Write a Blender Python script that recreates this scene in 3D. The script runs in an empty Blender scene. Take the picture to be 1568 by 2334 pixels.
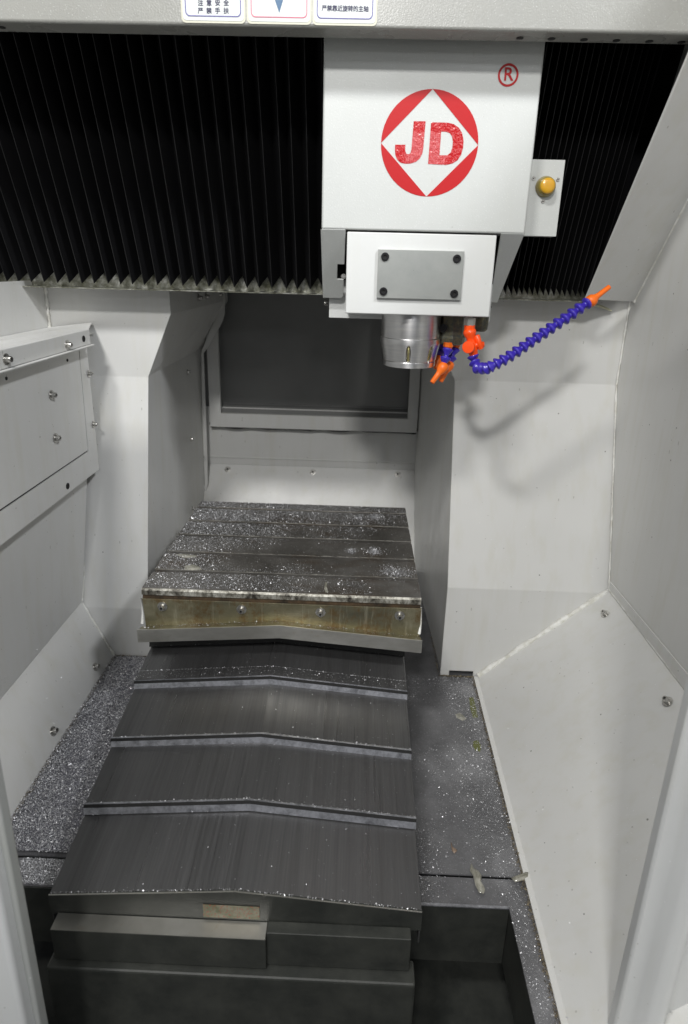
import bpy, bmesh, math, random
import numpy as np
from mathutils import Vector, Matrix, Quaternion
random.seed(7); rng = np.random.default_rng(7)
scene = bpy.context.scene
COL = scene.collection

# ------------------------------------------------------------------ camera
H = 0.93                      # camera height above the floor pan (m)
F = 1389.0                    # focal length in picture units (picture 1568 wide)
cD = Vector((41, -440, F)).normalized()                 # world +Y seen from the camera (right, down, forward)
cX = Vector((1, .032, -(41 - 14.08) / F)); cX = (cX - cD * cX.dot(cD)).normalized()
cN = cD.cross(cX)                                       # world down
cam_d = bpy.data.cameras.new('camera'); cam = bpy.data.objects.new('camera', cam_d); COL.objects.link(cam)
right = Vector((cX[0], cD[0], -cN[0])); down = Vector((cX[1], cD[1], -cN[1])); fwd = Vector((cX[2], cD[2], -cN[2]))
m = Matrix.Identity(4)
for i in range(3):
    m[i][0] = right[i]; m[i][1] = -down[i]; m[i][2] = -fwd[i]
m[2][3] = H
cam.matrix_world = m
cam_d.sensor_fit = 'HORIZONTAL'; cam_d.sensor_width = 36; cam_d.lens = F / 1568 * 36
cam_d.shift_y = -122 / 1568
cam_d.clip_start = .02; cam_d.clip_end = 50
cam_d.dof.use_dof = True; cam_d.dof.focus_distance = 1.1; cam_d.dof.aperture_fstop = 7.0
scene.camera = cam

# ------------------------------------------------------------------ world, lamps, exposure
w = bpy.data.worlds.new('World'); scene.world = w; w.use_nodes = True
w.node_tree.nodes['Background'].inputs[0].default_value = (.93, .96, 1.0, 1)
w.node_tree.nodes['Background'].inputs[1].default_value = .15

def lamp(name, loc, target, sx, sy, energy, col=(1, .99, .965)):
    L = bpy.data.lights.new(name, 'AREA'); L.shape = 'RECTANGLE'; L.size = sx; L.size_y = sy
    L.energy = energy; L.color = col
    o = bpy.data.objects.new(name, L); COL.objects.link(o); o.location = loc
    o.rotation_euler = (Vector(target) - Vector(loc)).to_track_quat('-Z', 'Y').to_euler()
    return o
lamp('ceiling_light_centre', (-.24, -1.15, 2.28), (0, 1.2, .6), .24, .14, 37)
lamp('ceiling_light_left', (-.66, -.55, 2.80), (0, 1.2, .4), .34, .20, 40)
lamp('ceiling_light_right', (1.3, -.55, 2.65), (-.2, 1.1, .3), .26, .18, 47, (.95, .97, 1))
lamp('shop_light_behind', (.36, -1.9, 1.60), (0, 1.2, .8), .24, .17, 3.4, (.95, .97, 1))
lamp('shop_light_high', (.63, -1.9, 2.2), (0, 1.2, .9), .50, .18, 5.0, (.96, .98, 1))
scene.view_settings.view_transform = 'Standard'; scene.view_settings.look = 'None'
scene.view_settings.exposure = -0.20; scene.view_settings.gamma = 1

# ------------------------------------------------------------------ surveying helpers: where a line of sight meets a real plane
def ray(x, y):
    v = Vector((x - 784, y - 1045, F)); return Vector((v.dot(cX), v.dot(cD), -v.dot(cN)))
O = Vector((0, 0, H))
def aY(x, y, Y): r = ray(x, y); return O + r * (Y / r.y)
def aZ(x, y, Z): r = ray(x, y); return O + r * ((Z - H) / r.z)
def aX(x, y, X): r = ray(x, y); return O + r * (X / r.x)

# ------------------------------------------------------------------ materials
def mat(name, col, rough=.5, metal=0., coat=0., spec=.5):
    M = bpy.data.materials.new(name); M.use_nodes = True
    b = M.node_tree.nodes['Principled BSDF']
    b.inputs['Base Color'].default_value = (*col, 1); b.inputs['Roughness'].default_value = rough
    b.inputs['Metallic'].default_value = metal; b.inputs['Coat Weight'].default_value = coat
    b.inputs['Specular IOR Level'].default_value = spec
    return M
class NT:
    def __init__(s, M): s.M = M; s.t = M.node_tree; s.b = s.t.nodes['Principled BSDF']; s.co = None
    def n(s, typ, **kw):
        x = s.t.nodes.new(typ)
        for k, v in kw.items():
            if isinstance(k, str) and hasattr(x, k): setattr(x, k, v)
        return x
    def link(s, a, b): s.t.links.new(a, b)
    def coords(s, scale=(1, 1, 1), rot=(0, 0, 0)):
        c = s.n('ShaderNodeTexCoord'); mp = s.n('ShaderNodeMapping'); s.link(c.outputs['Object'], mp.inputs[0])
        mp.inputs['Scale'].default_value = scale; mp.inputs['Rotation'].default_value = rot
        return mp.outputs[0]
    def noise(s, scale, detail=3, rough=.55, vec=None, dist=0.):
        x = s.n('ShaderNodeTexNoise'); s.link(vec if vec else s.coords(), x.inputs['Vector'])
        x.inputs['Scale'].default_value = scale; x.inputs['Detail'].default_value = detail
        x.inputs['Roughness'].default_value = rough; x.inputs['Distortion'].default_value = dist
        return x.outputs['Fac']
    def ramp(s, fac, pts):
        r = s.n('ShaderNodeValToRGB'); s.link(fac, r.inputs[0]); e = r.color_ramp.elements
        while len(e) < len(pts): e.new(.5)
        for i, (p, c) in enumerate(pts):
            e[i].position = p; e[i].color = (*c, 1) if not isinstance(c, (int, float)) else (c, c, c, 1)
        return r.outputs[0]
    def mix(s, fac, a, b, mode='MIX'):
        x = s.n('ShaderNodeMix'); x.data_type = 'RGBA'; x.blend_type = mode
        for sock, v in ((x.inputs[0], fac), (x.inputs[6], a), (x.inputs[7], b)):
            if isinstance(v, bpy.types.NodeSocket): s.link(v, sock)
            elif isinstance(v, (int, float)): sock.default_value = v
            else: sock.default_value = (*v, 1)
        return x.outputs[2]
    def math(s, op, a, b=0.):
        x = s.n('ShaderNodeMath'); x.operation = op
        for sock, v in ((x.inputs[0], a), (x.inputs[1], b)):
            if isinstance(v, bpy.types.NodeSocket): s.link(v, sock)
            else: sock.default_value = v
        return x.outputs[0]
    def bump(s, h, strength=.3, dist=.001):
        x = s.n('ShaderNodeBump'); x.inputs['Strength'].default_value = strength; x.inputs['Distance'].default_value = dist
        s.link(h, x.inputs['Height']); s.link(x.outputs[0], s.b.inputs['Normal'])
    def specks(s, scale, thr, seed=0.):
        v = s.n('ShaderNodeTexVoronoi'); s.link(s.coords(rot=(seed, seed * .7, .3)), v.inputs['Vector'])
        v.inputs['Scale'].default_value = scale
        c = s.n('ShaderNodeSeparateColor'); s.link(v.outputs['Color'], c.inputs[0])
        near = s.math('LESS_THAN', v.outputs['Distance'], thr)
        pick = s.math('GREATER_THAN', c.outputs[0], .83)
        return s.math('MULTIPLY', near, pick)

def paint(name, col, rough=.42, peel=.10, sparkle=0., dirt=1.0):
    M = mat(name, col, rough, 0, .15); t = NT(M)
    M.node_tree.nodes['Principled BSDF'].inputs['Coat Roughness'].default_value = .3
    big = t.noise(3.2, 4, .6); c = t.ramp(big, [(.3, tuple(x * .95 for x in col)), (.7, tuple(min(1, x * 1.03) for x in col))])
    # film of dried coolant: long faint runs
    run = t.noise(6, 3, .6, t.coords((6, 6, .7)))
    c = t.mix(t.math('MULTIPLY', t.ramp(run, [(.48, 0.), (.72, 1.)]), .32 * dirt), c, (col[0] * .86, col[1] * .84, col[2] * .74))
    c = t.mix(t.math('MULTIPLY', t.specks(36, .06), .75 * dirt), c, (.12, .115, .10))
    c = t.mix(t.math('MULTIPLY', t.specks(80, .08, 1.3), .6 * dirt), c, (.20, .19, .16))
    c = t.mix(t.math('MULTIPLY', t.specks(110, .08, 2.1), .7 * dirt), c, (.85, .86, .88))
    v = t.n('ShaderNodeTexVoronoi'); t.link(t.coords((1, 1, .32), (.5, .3, 0)), v.inputs['Vector']); v.inputs['Scale'].default_value = 75
    cs = t.n('ShaderNodeSeparateColor'); t.link(v.outputs['Color'], cs.inputs[0])
    dash = t.math('MULTIPLY', t.math('LESS_THAN', v.outputs['Distance'], .10), t.math('GREATER_THAN', cs.outputs[1], .86))
    c = t.mix(t.math('MULTIPLY', dash, .55 * dirt), c, (.30, .29, .26))
    if sparkle:
        c = t.mix(t.math('MULTIPLY', t.specks(520, .25, .6), sparkle), c, (.95, .95, .95))
    t.link(c, t.b.inputs['Base Color'])
    t.link(t.ramp(t.noise(9, 3), [(.3, rough - .07), (.75, rough + .1)]), t.b.inputs['Roughness'])
    t.bump(t.noise(420, 2, .5), peel, .0006)
    return M

M_white = paint('white_grey_paint', (.66, .66, .645), .40, .12)
M_head = paint('pearl_white_paint', (.56, .575, .56), .38, .30, .35, .25)
M_ram = paint('clean_white_paint', (.67, .68, .67), .40, .10, 0, .3)
M_beam = paint('cream_grey_paint', (.30, .30, .28), .28, .6, .3, .35)
M_post = paint('door_post_paint', (.58, .59, .59), .33, .08, 0, .8)
M_caulk = mat('white_sealant', (.80, .80, .76), .55); t = NT(M_caulk)
t.link(t.ramp(t.noise(55, 4), [(.35, (.62, .61, .55)), (.6, (.82, .82, .79))]), t.b.inputs['Base Color']); t.bump(t.noise(300, 3), .5, .001)
M_gap_shade = mat('gap_shade_black', (.015, .015, .015), .8)  # flat black painted in for the shade of holes, slits and gaps

def steel(name, a, b, rough=(.25, .5), scale=40, stretch=(1, 1, 1), metal=.9, bump=.15):
    M = mat(name, a, .4, metal); t = NT(M)
    f = t.noise(scale, 5, .65, t.coords(stretch)); t.link(t.ramp(f, [(.3, a), (.7, b)]), t.b.inputs['Base Color'])
    t.link(t.ramp(t.noise(scale * .6, 4, .6, t.coords(stretch)), [(.3, rough[0]), (.75, rough[1])]), t.b.inputs['Roughness'])
    t.bump(f, bump, .0006)
    return M
M_spindle = steel('turned_steel', (.60, .60, .61), (.74, .73, .72), (.22, .32), 30, (.6, .6, 8), 1., .0)
tn = NT(M_spindle); tg = tn.n('ShaderNodeTangent'); tg.direction_type = 'RADIAL'; tg.axis = 'Z'; tn.link(tg.outputs[0], tn.b.inputs['Tangent']); tn.b.inputs['Anisotropic'].default_value = .8; tn.b.inputs['Anisotropic Rotation'].default_value = .25; tn.t.links.remove(tn.b.inputs['Roughness'].links[0]); tn.b.inputs['Roughness'].default_value = .36
M_bolt = steel('zinc_bolt', (.42, .41, .39), (.62, .61, .58), (.2, .4), 200)
M_black_bolt = mat('black_oxide_screw', (.018, .018, .02), .35, .4)
M_plate = mat('cover_plate_grey', (.36, .37, .355), .38, .55); t = NT(M_plate)
c = t.ramp(t.noise(16, 5, .65), [(.3, (.37, .385, .37)), (.7, (.45, .46, .44))])
c = t.mix(t.ramp(t.noise(60, 5, .8), [(.71, 0.), (.78, .8)]), c, (.40, .36, .20))
c = t.mix(t.math('MULTIPLY', t.specks(110, .07), .8), c, (.12, .11, .09)); t.link(c, t.b.inputs['Base Color']); t.bump(t.noise(700, 2), .12, .0004)

# brushed telescopic plates: hairlines run front to back
M_way = mat('brushed_way_cover', (.12, .12, .12), .35, .72); t = NT(M_way)
fine = t.noise(1, 5, .75, t.coords((420, 5, 30))); mid = t.noise(1, 3, .6, t.coords((70, 2.4, 6))); big = t.noise(4, 3)
c = t.ramp(fine, [(.3, (.135, .135, .137)), (.72, (.185, .185, .188))])
c = t.mix(t.ramp(mid, [(.30, .35), (.50, 0.)]), c, (.09, .088, .086))
c = t.mix(t.ramp(big, [(.55, 0.), (.8, .25)]), c, (.15, .138, .12)); t.link(c, t.b.inputs['Base Color'])
t.link(t.ramp(t.noise(1, 4, .6, t.coords((200, 3, 20))), [(.3, .26), (.7, .44)]), t.b.inputs['Roughness'])
t.bump(fine, .08, .0004)

M_lip = mat('bright_lip_steel', (.5, .5, .53), .42, .9); t = NT(M_lip)
c = t.ramp(t.noise(70, 5, .7), [(.32, (.28, .285, .31)), (.6, (.62, .63, .68))]); t.link(c, t.b.inputs['Base Color']); t.bump(t.noise(300, 3), .2, .0005)

M_table = mat('oily_table_iron', (.08, .075, .07), .4, .5); t = NT(M_table)
c = t.ramp(t.noise(7, 6, .65), [(.30, (.085, .080, .072)), (.52, (.16, .152, .14)), (.74, (.28, .27, .255))])
c = t.mix(t.ramp(t.noise(5, 5, .7, t.coords((1, 2.5, 1))), [(.52, 0.), (.72, .7)]), c, (.10, .065, .035))
c = t.mix(t.ramp(t.noise(70, 5, .75), [(.62, 0.), (.72, .5)]), c, (.42, .42, .40)); t.link(c, t.b.inputs['Base Color'])
t.link(t.ramp(t.noise(11, 5), [(.3, .28), (.7, .6)]), t.b.inputs['Roughness']); t.bump(t.noise(120, 4, .7), .3, .0008)
M_edge = mat('worn_pale_edge', (.4, .4, .36), .5, .4); t = NT(M_edge)
c = t.ramp(t.noise(1, 6, .75, t.coords((45, 60, 30))), [(.38, (.04, .035, .028)), (.48, (.20, .19, .16)), (.60, (.50, .49, .44))]); t.link(c, t.b.inputs['Base Color']); t.bump(t.noise(90, 4), .4, .001)
M_rust = mat('brown_recess', (.06, .045, .03), .7, .3); t = NT(M_rust)
t.link(t.ramp(t.noise(28, 5, .7), [(.35, (.035, .028, .02)), (.65, (.14, .09, .05))]), t.b.inputs['Base Color'])
M_brass = mat('coolant_stained_steel', (.35, .32, .18), .4, .75); t = NT(M_brass)
c = t.ramp(t.noise(7, 5, .6, t.coords((1, 1, 2.2))), [(.3, (.15, .145, .105)), (.55, (.26, .24, .155)), (.75, (.40, .37, .26))])
c = t.mix(t.ramp(t.noise(1, 6, .8, t.coords((30, 20, 22))), [(.50, 0.), (.66, .8)]), c, (.20, .12, .045))
c = t.mix(t.ramp(t.noise(1, 4, .8, t.coords((110, 20, 8))), [(.56, 0.), (.74, .6)]), c, (.60, .57, .44)); t.link(c, t.b.inputs['Base Color'])
t.link(t.ramp(t.noise(20, 4), [(.3, .3), (.7, .5)]), t.b.inputs['Roughness']); t.bump(t.noise(200, 3), .12, .0005)
M_wiper = mat('stainless_wiper', (.48, .47, .43), .36, .9); t = NT(M_wiper)
c = t.ramp(t.noise(1, 4, .65, t.coords((8, 8, 18))), [(.3, (.44, .43, .39)), (.7, (.66, .65, .61))])
c = t.mix(t.ramp(t.noise(1, 5, .7, t.coords((28, 20, 50))), [(.6, 0.), (.72, .5)]), c, (.40, .32, .20)); t.link(c, t.b.inputs['Base Color']); t.bump(t.noise(160, 3), .15, .0005)

M_pan = mat('oily_pan_steel', (.14, .14, .15), .4, .6); t = NT(M_pan)
c = t.ramp(t.noise(6, 6, .62), [(.32, (.12, .12, .127)), (.55, (.24, .24, .25)), (.75, (.42, .42, .44))])
c = t.mix(t.ramp(t.noise(240, 3, .7), [(.58, 0.), (.68, .45)]), c, (.42, .42, .45)); t.link(c, t.b.inputs['Base Color'])
t.link(t.ramp(t.noise(16, 5), [(.3, .3), (.7, .62)]), t.b.inputs['Roughness']); t.bump(t.noise(170, 4, .7), .45, .001)
M_grit = mat('packed_chip_bed', (.2, .2, .22), .5, .85); t = NT(M_grit)
g = t.noise(520, 3, .75); c = t.ramp(g, [(.36, (.06, .06, .07)), (.5, (.22, .22, .25)), (.66, (.52, .52, .57))]); t.link(c, t.b.inputs['Base Color']); t.bump(g, 1., .002)
M_chip = mat('aluminium_chip', (.66, .66, .68), .44, .8)
M_bellow = mat('black_bellows_cloth', (.012, .012, .014), .85, spec=.12); t = NT(M_bellow); t.bump(t.noise(600, 2), .15, .0004)
t.link(t.ramp(t.noise(5, 4), [(.3, (.0032, .0032, .0038)), (.7, (.005, .005, .0058))]), t.b.inputs['Base Color'])
M_fold_highlight = mat('bellows_fold_highlight', (.010, .010, .011), .6)  # lighter grey than the cloth, paints the highlight along the fold tips
M_rail = mat('oily_rail', (.34, .34, .27), .3, .75); t = NT(M_rail)
t.link(t.ramp(t.noise(40, 5, .7), [(.38, (.13, .13, .09)), (.54, (.33, .33, .28)), (.7, (.72, .72, .68))]), t.b.inputs['Base Color'])
M_blue = mat('blue_hose_plastic', (.045, .025, .42), .33, 0, .2); t = NT(M_blue)
t.link(t.ramp(t.noise(60, 3), [(.3, (.038, .02, .35)), (.7, (.055, .035, .47))]), t.b.inputs['Base Color'])
M_or = mat('orange_valve_plastic', (.98, .085, .005), .34, 0, .25)
M_or2 = mat('orange_nozzle_plastic', (.93, .17, .01), .42, 0, .1)
M_red = mat('red_print_film', (.46, .012, .015), .42, 0, 0, .25); t = NT(M_red)
t.bump(t.noise(200, 2, .5), .12, .0010)
M_red2 = mat('red_letter_film', (.46, .013, .016), .15, 0, .1); t = NT(M_red2); t.bump(t.noise(150, 2, .5), .8, .0016)
M_yellow = mat('amber_lens', (.72, .36, .02), .28, 0, .5); M_yellow.node_tree.nodes['Principled BSDF'].inputs['Subsurface Weight'].default_value = .15
M_olive = mat('olive_lens_rim', (.26, .20, .035), .3, 0, .4)
M_window = mat('dark_grey_backing', (.1, .1, .1), .32); t = NT(M_window)
t.link(t.ramp(t.noise(4, 4), [(.3, (.20, .202, .20)), (.7, (.25, .252, .246))]), t.b.inputs['Base Color'])
M_mani = mat('grey_green_manifold', (.12, .12, .10), .45, .5); t = NT(M_mani)
t.link(t.ramp(t.noise(140, 4, .7), [(.42, (.085, .09, .08)), (.62, (.16, .145, .085)), (.78, (.26, .24, .15))]), t.b.inputs['Base Color'])
M_gold = steel('brass_insert', (.45, .38, .14), (.72, .66, .35), (.2, .4), 90)
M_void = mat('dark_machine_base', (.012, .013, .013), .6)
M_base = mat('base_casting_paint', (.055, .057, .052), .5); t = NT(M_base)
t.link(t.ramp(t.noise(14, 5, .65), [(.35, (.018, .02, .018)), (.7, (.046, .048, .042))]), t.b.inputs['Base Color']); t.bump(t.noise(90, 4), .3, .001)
M_grease = mat('old_grease', (.42, .40, .33), .4, 0, .2); t = NT(M_grease); t.bump(t.noise(120, 4), .7, .002)
t.link(t.ramp(t.noise(60, 4), [(.35, (.17, .165, .13)), (.65, (.38, .37, .32))]), t.b.inputs['Base Color'])
M_moss = mat('olive_coolant_stain', (.13, .14, .045), .5)
M_stk = mat('sticker_paper', (.60, .63, .62), .4); M_stk_edge = mat('sticker_yellowed', (.56, .55, .45), .45)
M_ink = mat('ink_navy', (.02, .02, .07), .5); M_pink = mat('ink_pink', (.60, .12, .20), .5); M_navy = mat('ink_violet', (.10, .09, .30), .5)
M_tri = mat('ink_blue_grey', (.055, .13, .24), .5)
M_logo_bg = M_head

# ------------------------------------------------------------------ object helpers
def wl(o):
    l = Vector((0, 0, 0))
    while o is not None: l = l + o.location; o = o.parent
    return l
def tag(o, label=None, cat=None, group=None, kind=None):
    if label: o['label'] = label
    if cat: o['category'] = cat
    if group: o['group'] = group
    if kind: o['kind'] = kind
    return o
def thing(name, loc, label, cat, group=None):
    o = bpy.data.objects.new(name, None); COL.objects.link(o); o.location = loc; o.empty_display_size = .02
    return tag(o, label, cat, group)
def mesh(name, V, Fs, material, parent=None, smooth=False, sol=0., bev=0., seg=2, off=-1, ang=28, mats=None, mi=None):
    base = wl(parent)
    me = bpy.data.meshes.new(name)
    if parent is None:
        base = sum((Vector(v) for v in V), Vector()) / len(V)
    me.from_pydata([tuple(Vector(v) - base) for v in V], [], Fs)
    o = bpy.data.objects.new(name, me); COL.objects.link(o)
    if parent is None: o.location = base
    else: o.parent = parent
    for mm in (mats or [material]): me.materials.append(mm)
    if mi:
        for p, k in zip(me.polygons, mi): p.material_index = k
    if smooth:
        for p in me.polygons: p.use_smooth = True
    if sol:
        s = o.modifiers.new('thickness', 'SOLIDIFY'); s.thickness = sol; s.offset = off; s.use_even_offset = True
    if bev:
        b = o.modifiers.new('edge', 'BEVEL'); b.width = bev; b.segments = seg; b.limit_method = 'ANGLE'; b.angle_limit = math.radians(ang)
        b.harden_normals = False
    return o
class MB:
    def __init__(s): s.V = []; s.F = []
    def add(s, V, Fs):
        n = len(s.V); s.V += [Vector(v) for v in V]; s.F += [tuple(i + n for i in f) for f in Fs]; return s
    def box(s, x0, x1, y0, y1, z0, z1):
        V = [(x, y, z) for z in (z0, z1) for y in (y0, y1) for x in (x0, x1)]
        return s.add(V, [(0, 2, 3, 1), (4, 5, 7, 6), (0, 1, 5, 4), (2, 6, 7, 3), (0, 4, 6, 2), (1, 3, 7, 5)])
    def prism(s, P, d):
        "polygon P (3-D points) pushed by vector d"
        n = len(P); d = Vector(d); P = [Vector(p) for p in P]
        s.add(P + [p + d for p in P], [tuple(range(n))[::-1], tuple(range(n, 2 * n))] + [(i, (i + 1) % n, n + (i + 1) % n, n + i) for i in range(n)])
        return s
    def lathe(s, prof, origin, axis, seg=24, caps=True):
        q = Vector((0, 0, 1)).rotation_difference(Vector(axis).normalized()); o = Vector(origin); V = []; Fs = []
        for (r, h) in prof:
            for k in range(seg):
                a = 2 * math.pi * k / seg; V.append(o + q @ Vector((r * math.cos(a), r * math.sin(a), h)))
        for i in range(len(prof) - 1):
            for k in range(seg):
                k2 = (k + 1) % seg; Fs.append((i * seg + k, i * seg + k2, (i + 1) * seg + k2, (i + 1) * seg + k))
        if caps:
            Fs.append(tuple(range(seg))[::-1]); Fs.append(tuple((len(prof) - 1) * seg + k for k in range(seg)))
        return s.add(V, Fs)
    def tube(s, P, rad, seg=8):
        P = [Vector(p) for p in P]; V = []; Fs = []; up = Vector((.13, .31, .94))
        for i, p in enumerate(P):
            tdir = (P[min(i + 1, len(P) - 1)] - P[max(i - 1, 0)]).normalized()
            a = tdir.cross(up).normalized(); b = tdir.cross(a); r = rad[i] if isinstance(rad, (list, tuple)) else rad
            for k in range(seg):
                an = 2 * math.pi * k / seg; V.append(p + (a * math.cos(an) + b * math.sin(an)) * r)
        for i in range(len(P) - 1):
            for k in range(seg):
                k2 = (k + 1) % seg; Fs.append((i * seg + k, i * seg + k2, (i + 1) * seg + k2, (i + 1) * seg + k))
        Fs.append(tuple(range(seg))); Fs.append(tuple(((len(P) - 1) * seg + k) for k in range(seg))[::-1])
        return s.add(V, Fs)
    def obj(s, name, material, parent=None, **kw): return mesh(name, s.V, s.F, material, parent, **kw)
def face(o, d):
    "turn an open sheet so that its visible side looks along d; its thickness lies behind"
    fixn(o); d = Vector(d); a = sum((p.normal * p.area for p in o.data.polygons), Vector())
    if a.dot(d) < 0: o.data.flip_normals()
    return o
def fixn(o):
    bm = bmesh.new(); bm.from_mesh(o.data); bmesh.ops.recalc_face_normals(bm, faces=bm.faces); bm.to_mesh(o.data); bm.free(); return o
def smooth_by_angle(o, deg=35):
    bm = bmesh.new(); bm.from_mesh(o.data)
    for f in bm.faces: f.smooth = True
    for e in bm.edges:
        if len(e.link_faces) == 2 and e.calc_face_angle(0) > math.radians(deg): e.smooth = False
    bm.to_mesh(o.data); bm.free(); return o

# --- screws: shared meshes
def screw_mesh(name, washer_r, head_r, head_h, material, sock=.5):
    mb = MB()
    prof = []
    if washer_r: prof += [(washer_r, 0), (washer_r, .0012), (head_r * 1.08, .0013)]
    else: prof += [(head_r, 0)]
    h0 = .0013 if washer_r else 0
    prof += [(head_r, h0), (head_r, h0 + head_h * .8), (head_r * .86, h0 + head_h), (head_r * sock, h0 + head_h), (head_r * sock * .95, h0 + head_h * .35)]
    mb.lathe(prof, (0, 0, 0), (0, 0, 1), 18)
    me = bpy.data.meshes.new(name); me.from_pydata([tuple(v) for v in mb.V], [], mb.F); me.materials.append(material); me.materials.append(M_gap_shade)
    me.polygons[len(me.polygons) - 1].material_index = 1
    bm = bmesh.new(); bm.from_mesh(me)
    for f in bm.faces: f.smooth = True
    for e in bm.edges:
        if len(e.link_faces) == 2 and e.calc_face_angle(0) > .6: e.smooth = False
    bm.to_mesh(me); bm.free(); return me
S_wash = screw_mesh('washer_screw', .0095, .0052, .0085, M_bolt)
S_flat = screw_mesh('button_screw', .0085, .0048, .0035, M_bolt)
S_black = screw_mesh('cap_screw', 0, .0068, .0035, M_black_bolt, .48)
S_tiny = screw_mesh('cross_screw', 0, .0036, .0018, M_bolt, .35)
def screw(me, p, nrm, parent, s=1.):
    o = bpy.data.objects.new('screw', me); COL.objects.link(o); o.parent = parent
    o.location = Vector(p) - wl(parent); o.rotation_mode = 'QUATERNION'
    o.rotation_quaternion = Vector((0, 0, 1)).rotation_difference(Vector(nrm).normalized()); o.scale = (s, s, s)
    return o
def hole(p, nrm, r, parent, name='hole'):
    "a bored hole: dark cup with a thin pale rim, sunk into its sheet"
    q = Vector(nrm).normalized(); mb = MB(); mb.lathe([(r * 1.08, .0), (r * 1.08, .0010), (r * .96, .0012), (r * .93, .0003)], Vector(p), q, 20)
    o = mb.obj(name, M_gap_shade, parent); return o

# ================================================================== SETTING
# floor pan, two sheets with a step seam at Y=.735
FZ = 0.
pan = MB().add([(-.66, .738, 0), (.40, .738, 0), (.40, 2.05, 0), (-.66, 2.05, 0)], [(0, 1, 2, 3)]).obj('floor_pan', M_pan, sol=.003); tag(pan, 'oily steel chip pan floor under the way cover', kind='structure')
pan2 = MB().add([(-.66, .690, -.0035), (.257, .690, -.0035), (.257, .7355, -.0035), (-.66, .7355, -.0035)], [(0, 1, 2, 3)]).add([(.257, .30, -.0035), (.40, .30, -.0035), (.40, .7355, -.0035), (.257, .7355, -.0035)], [(0, 1, 2, 3)]).obj('floor_pan_front', M_pan, sol=.003)
tag(pan2, 'front strip of the steel chip pan', kind='structure')
gnd = MB().add([(-3, -3, -.62), (3, -3, -.62), (3, 3, -.62), (-3, 3, -.62)], [(0, 1, 2, 3)]).obj('floor', M_void); tag(gnd, 'dark workshop floor under the machine', kind='structure')
# packed chips lying in the left channel: one uneven sheet
nx, ny = 26, 90; V = []; Fs = []
for j in range(ny + 1):
    y = .742 + (1.262 - .742) * j / ny
    for i in range(nx + 1):
        x = -.578 + (.175) * i / nx
        e = min(i / nx * 4, 1) * min((nx - i) / nx * 3 + .1, 1)
        z = .0015 + .0045 * e * (.85 + .15 * math.sin(x * 37 + y * 23)) + rng.normal(0, .0005)
        V.append((x, y, max(z, .0009)))
for j in range(ny):
    for i in range(nx):
        a = j * (nx + 1) + i; Fs.append((a, a + 1, a + nx + 2, a + nx + 1))
bed = mesh('chip_bed', V, Fs, M_grit, smooth=True); tag(bed, 'packed grey bed of fine metal chips in the left channel', 'metal chips', kind='stuff')

# ---------------- left and right column covers
def column(name, label, side, Xin, Xout, Yt, Yb, zc1, zc2, Xtop, zk, Xbotin=None, notch=None, Yend=1.95, Xend=None, Xtop_end=None):
    r = thing(name, (Xin, Yb, 0), label, 'column cover')
    # bent front sheet, inner edge with its diagonal kink
    zt = 1.25
    inner = [(Xin, Yb, 0), (Xin, Yb, zc2), (Xin, Yt, zc1), (Xtop, Yt, zk), (Xtop, Yt, zt)]
    outer = [(Xout, Yb, 0), (Xout, Yb, zc2), (Xout, Yt, zc1), (Xout, Yt, zk), (Xout, Yt, zt)]
    V = inner + outer; Fs = [(i, i + 1, i + 6, i + 5) for i in range(4)]
    if notch:
        x0, x1, h = notch
        V += [(x0, Yb, 0), (x0, Yb, h), (x1, Yb, h), (x1, Yb, 0), (Xin, Yb, h), (Xout, Yb, h)]
        # 10 x0b 11 x0t 12 x1t 13 x1b 14 in_h 15 out_h
        Fs = [(0, 14, 11, 10), (13, 12, 15, 5), (14, 1, 6, 15, 12, 11)] + Fs[1:]
    if side > 0: Fs = [f[::-1] for f in Fs]
    fr = mesh('front_panel', V, Fs, M_white, r, sol=.003, bev=.0022, ang=12, off=-1); face(fr, (0, -1, .2))
    # inner side sheet running back
    xe = Xend; xte = Xtop_end; g = .004 * side
    P0 = [(Xin + g, Yb + .004, 0), (Xin + g, Yb + .004, zc2), (Xin + g, Yt + .004, zc1), (Xtop + g, Yt + .004, zk), (Xtop + g, Yt + .004, zt)]
    P1 = [(xe, Yend - .17, 0), (xe, Yend - .0, .30), (xe, Yend, zc1 - .005), (xte, Yend, zk + .0), (xte, Yend, zt)]
    V = P0 + P1; Fs = [(i, i + 1, i + 6, i + 5) for i in range(4)]
    sp = mesh('side_panel', V, Fs, M_white, r, sol=.002, bev=.004, ang=12); face(sp, (-side, 0, 0))
    return r, fr, sp
BW = 1.95
xeL = aY(470, 1000, BW).x; xeR = aY(949, 1000, BW).x
colL, frL, spL = column('left_column_cover', 'bent white sheet cover of the left column, behind the hatch box', -1, -.485, -.70, 1.385, 1.265, .672, .135, -.424, .815, Yend=BW, Xend=xeL, Xtop_end=-.415)
colR, frR, spR = column('right_column_cover', 'bent white sheet cover of the right column, notched at its foot', 1, .218, .585, 1.375, 1.24, .688, .236, .145, .83, notch=(aY(1023, 1540, 1.24).x, aY(1077.6, 1540, 1.24).x, .0135), Yend=BW, Xend=xeR, Xtop_end=.12)
colL.name = 'column_cover'; colR.name = 'column_cover'
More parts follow.
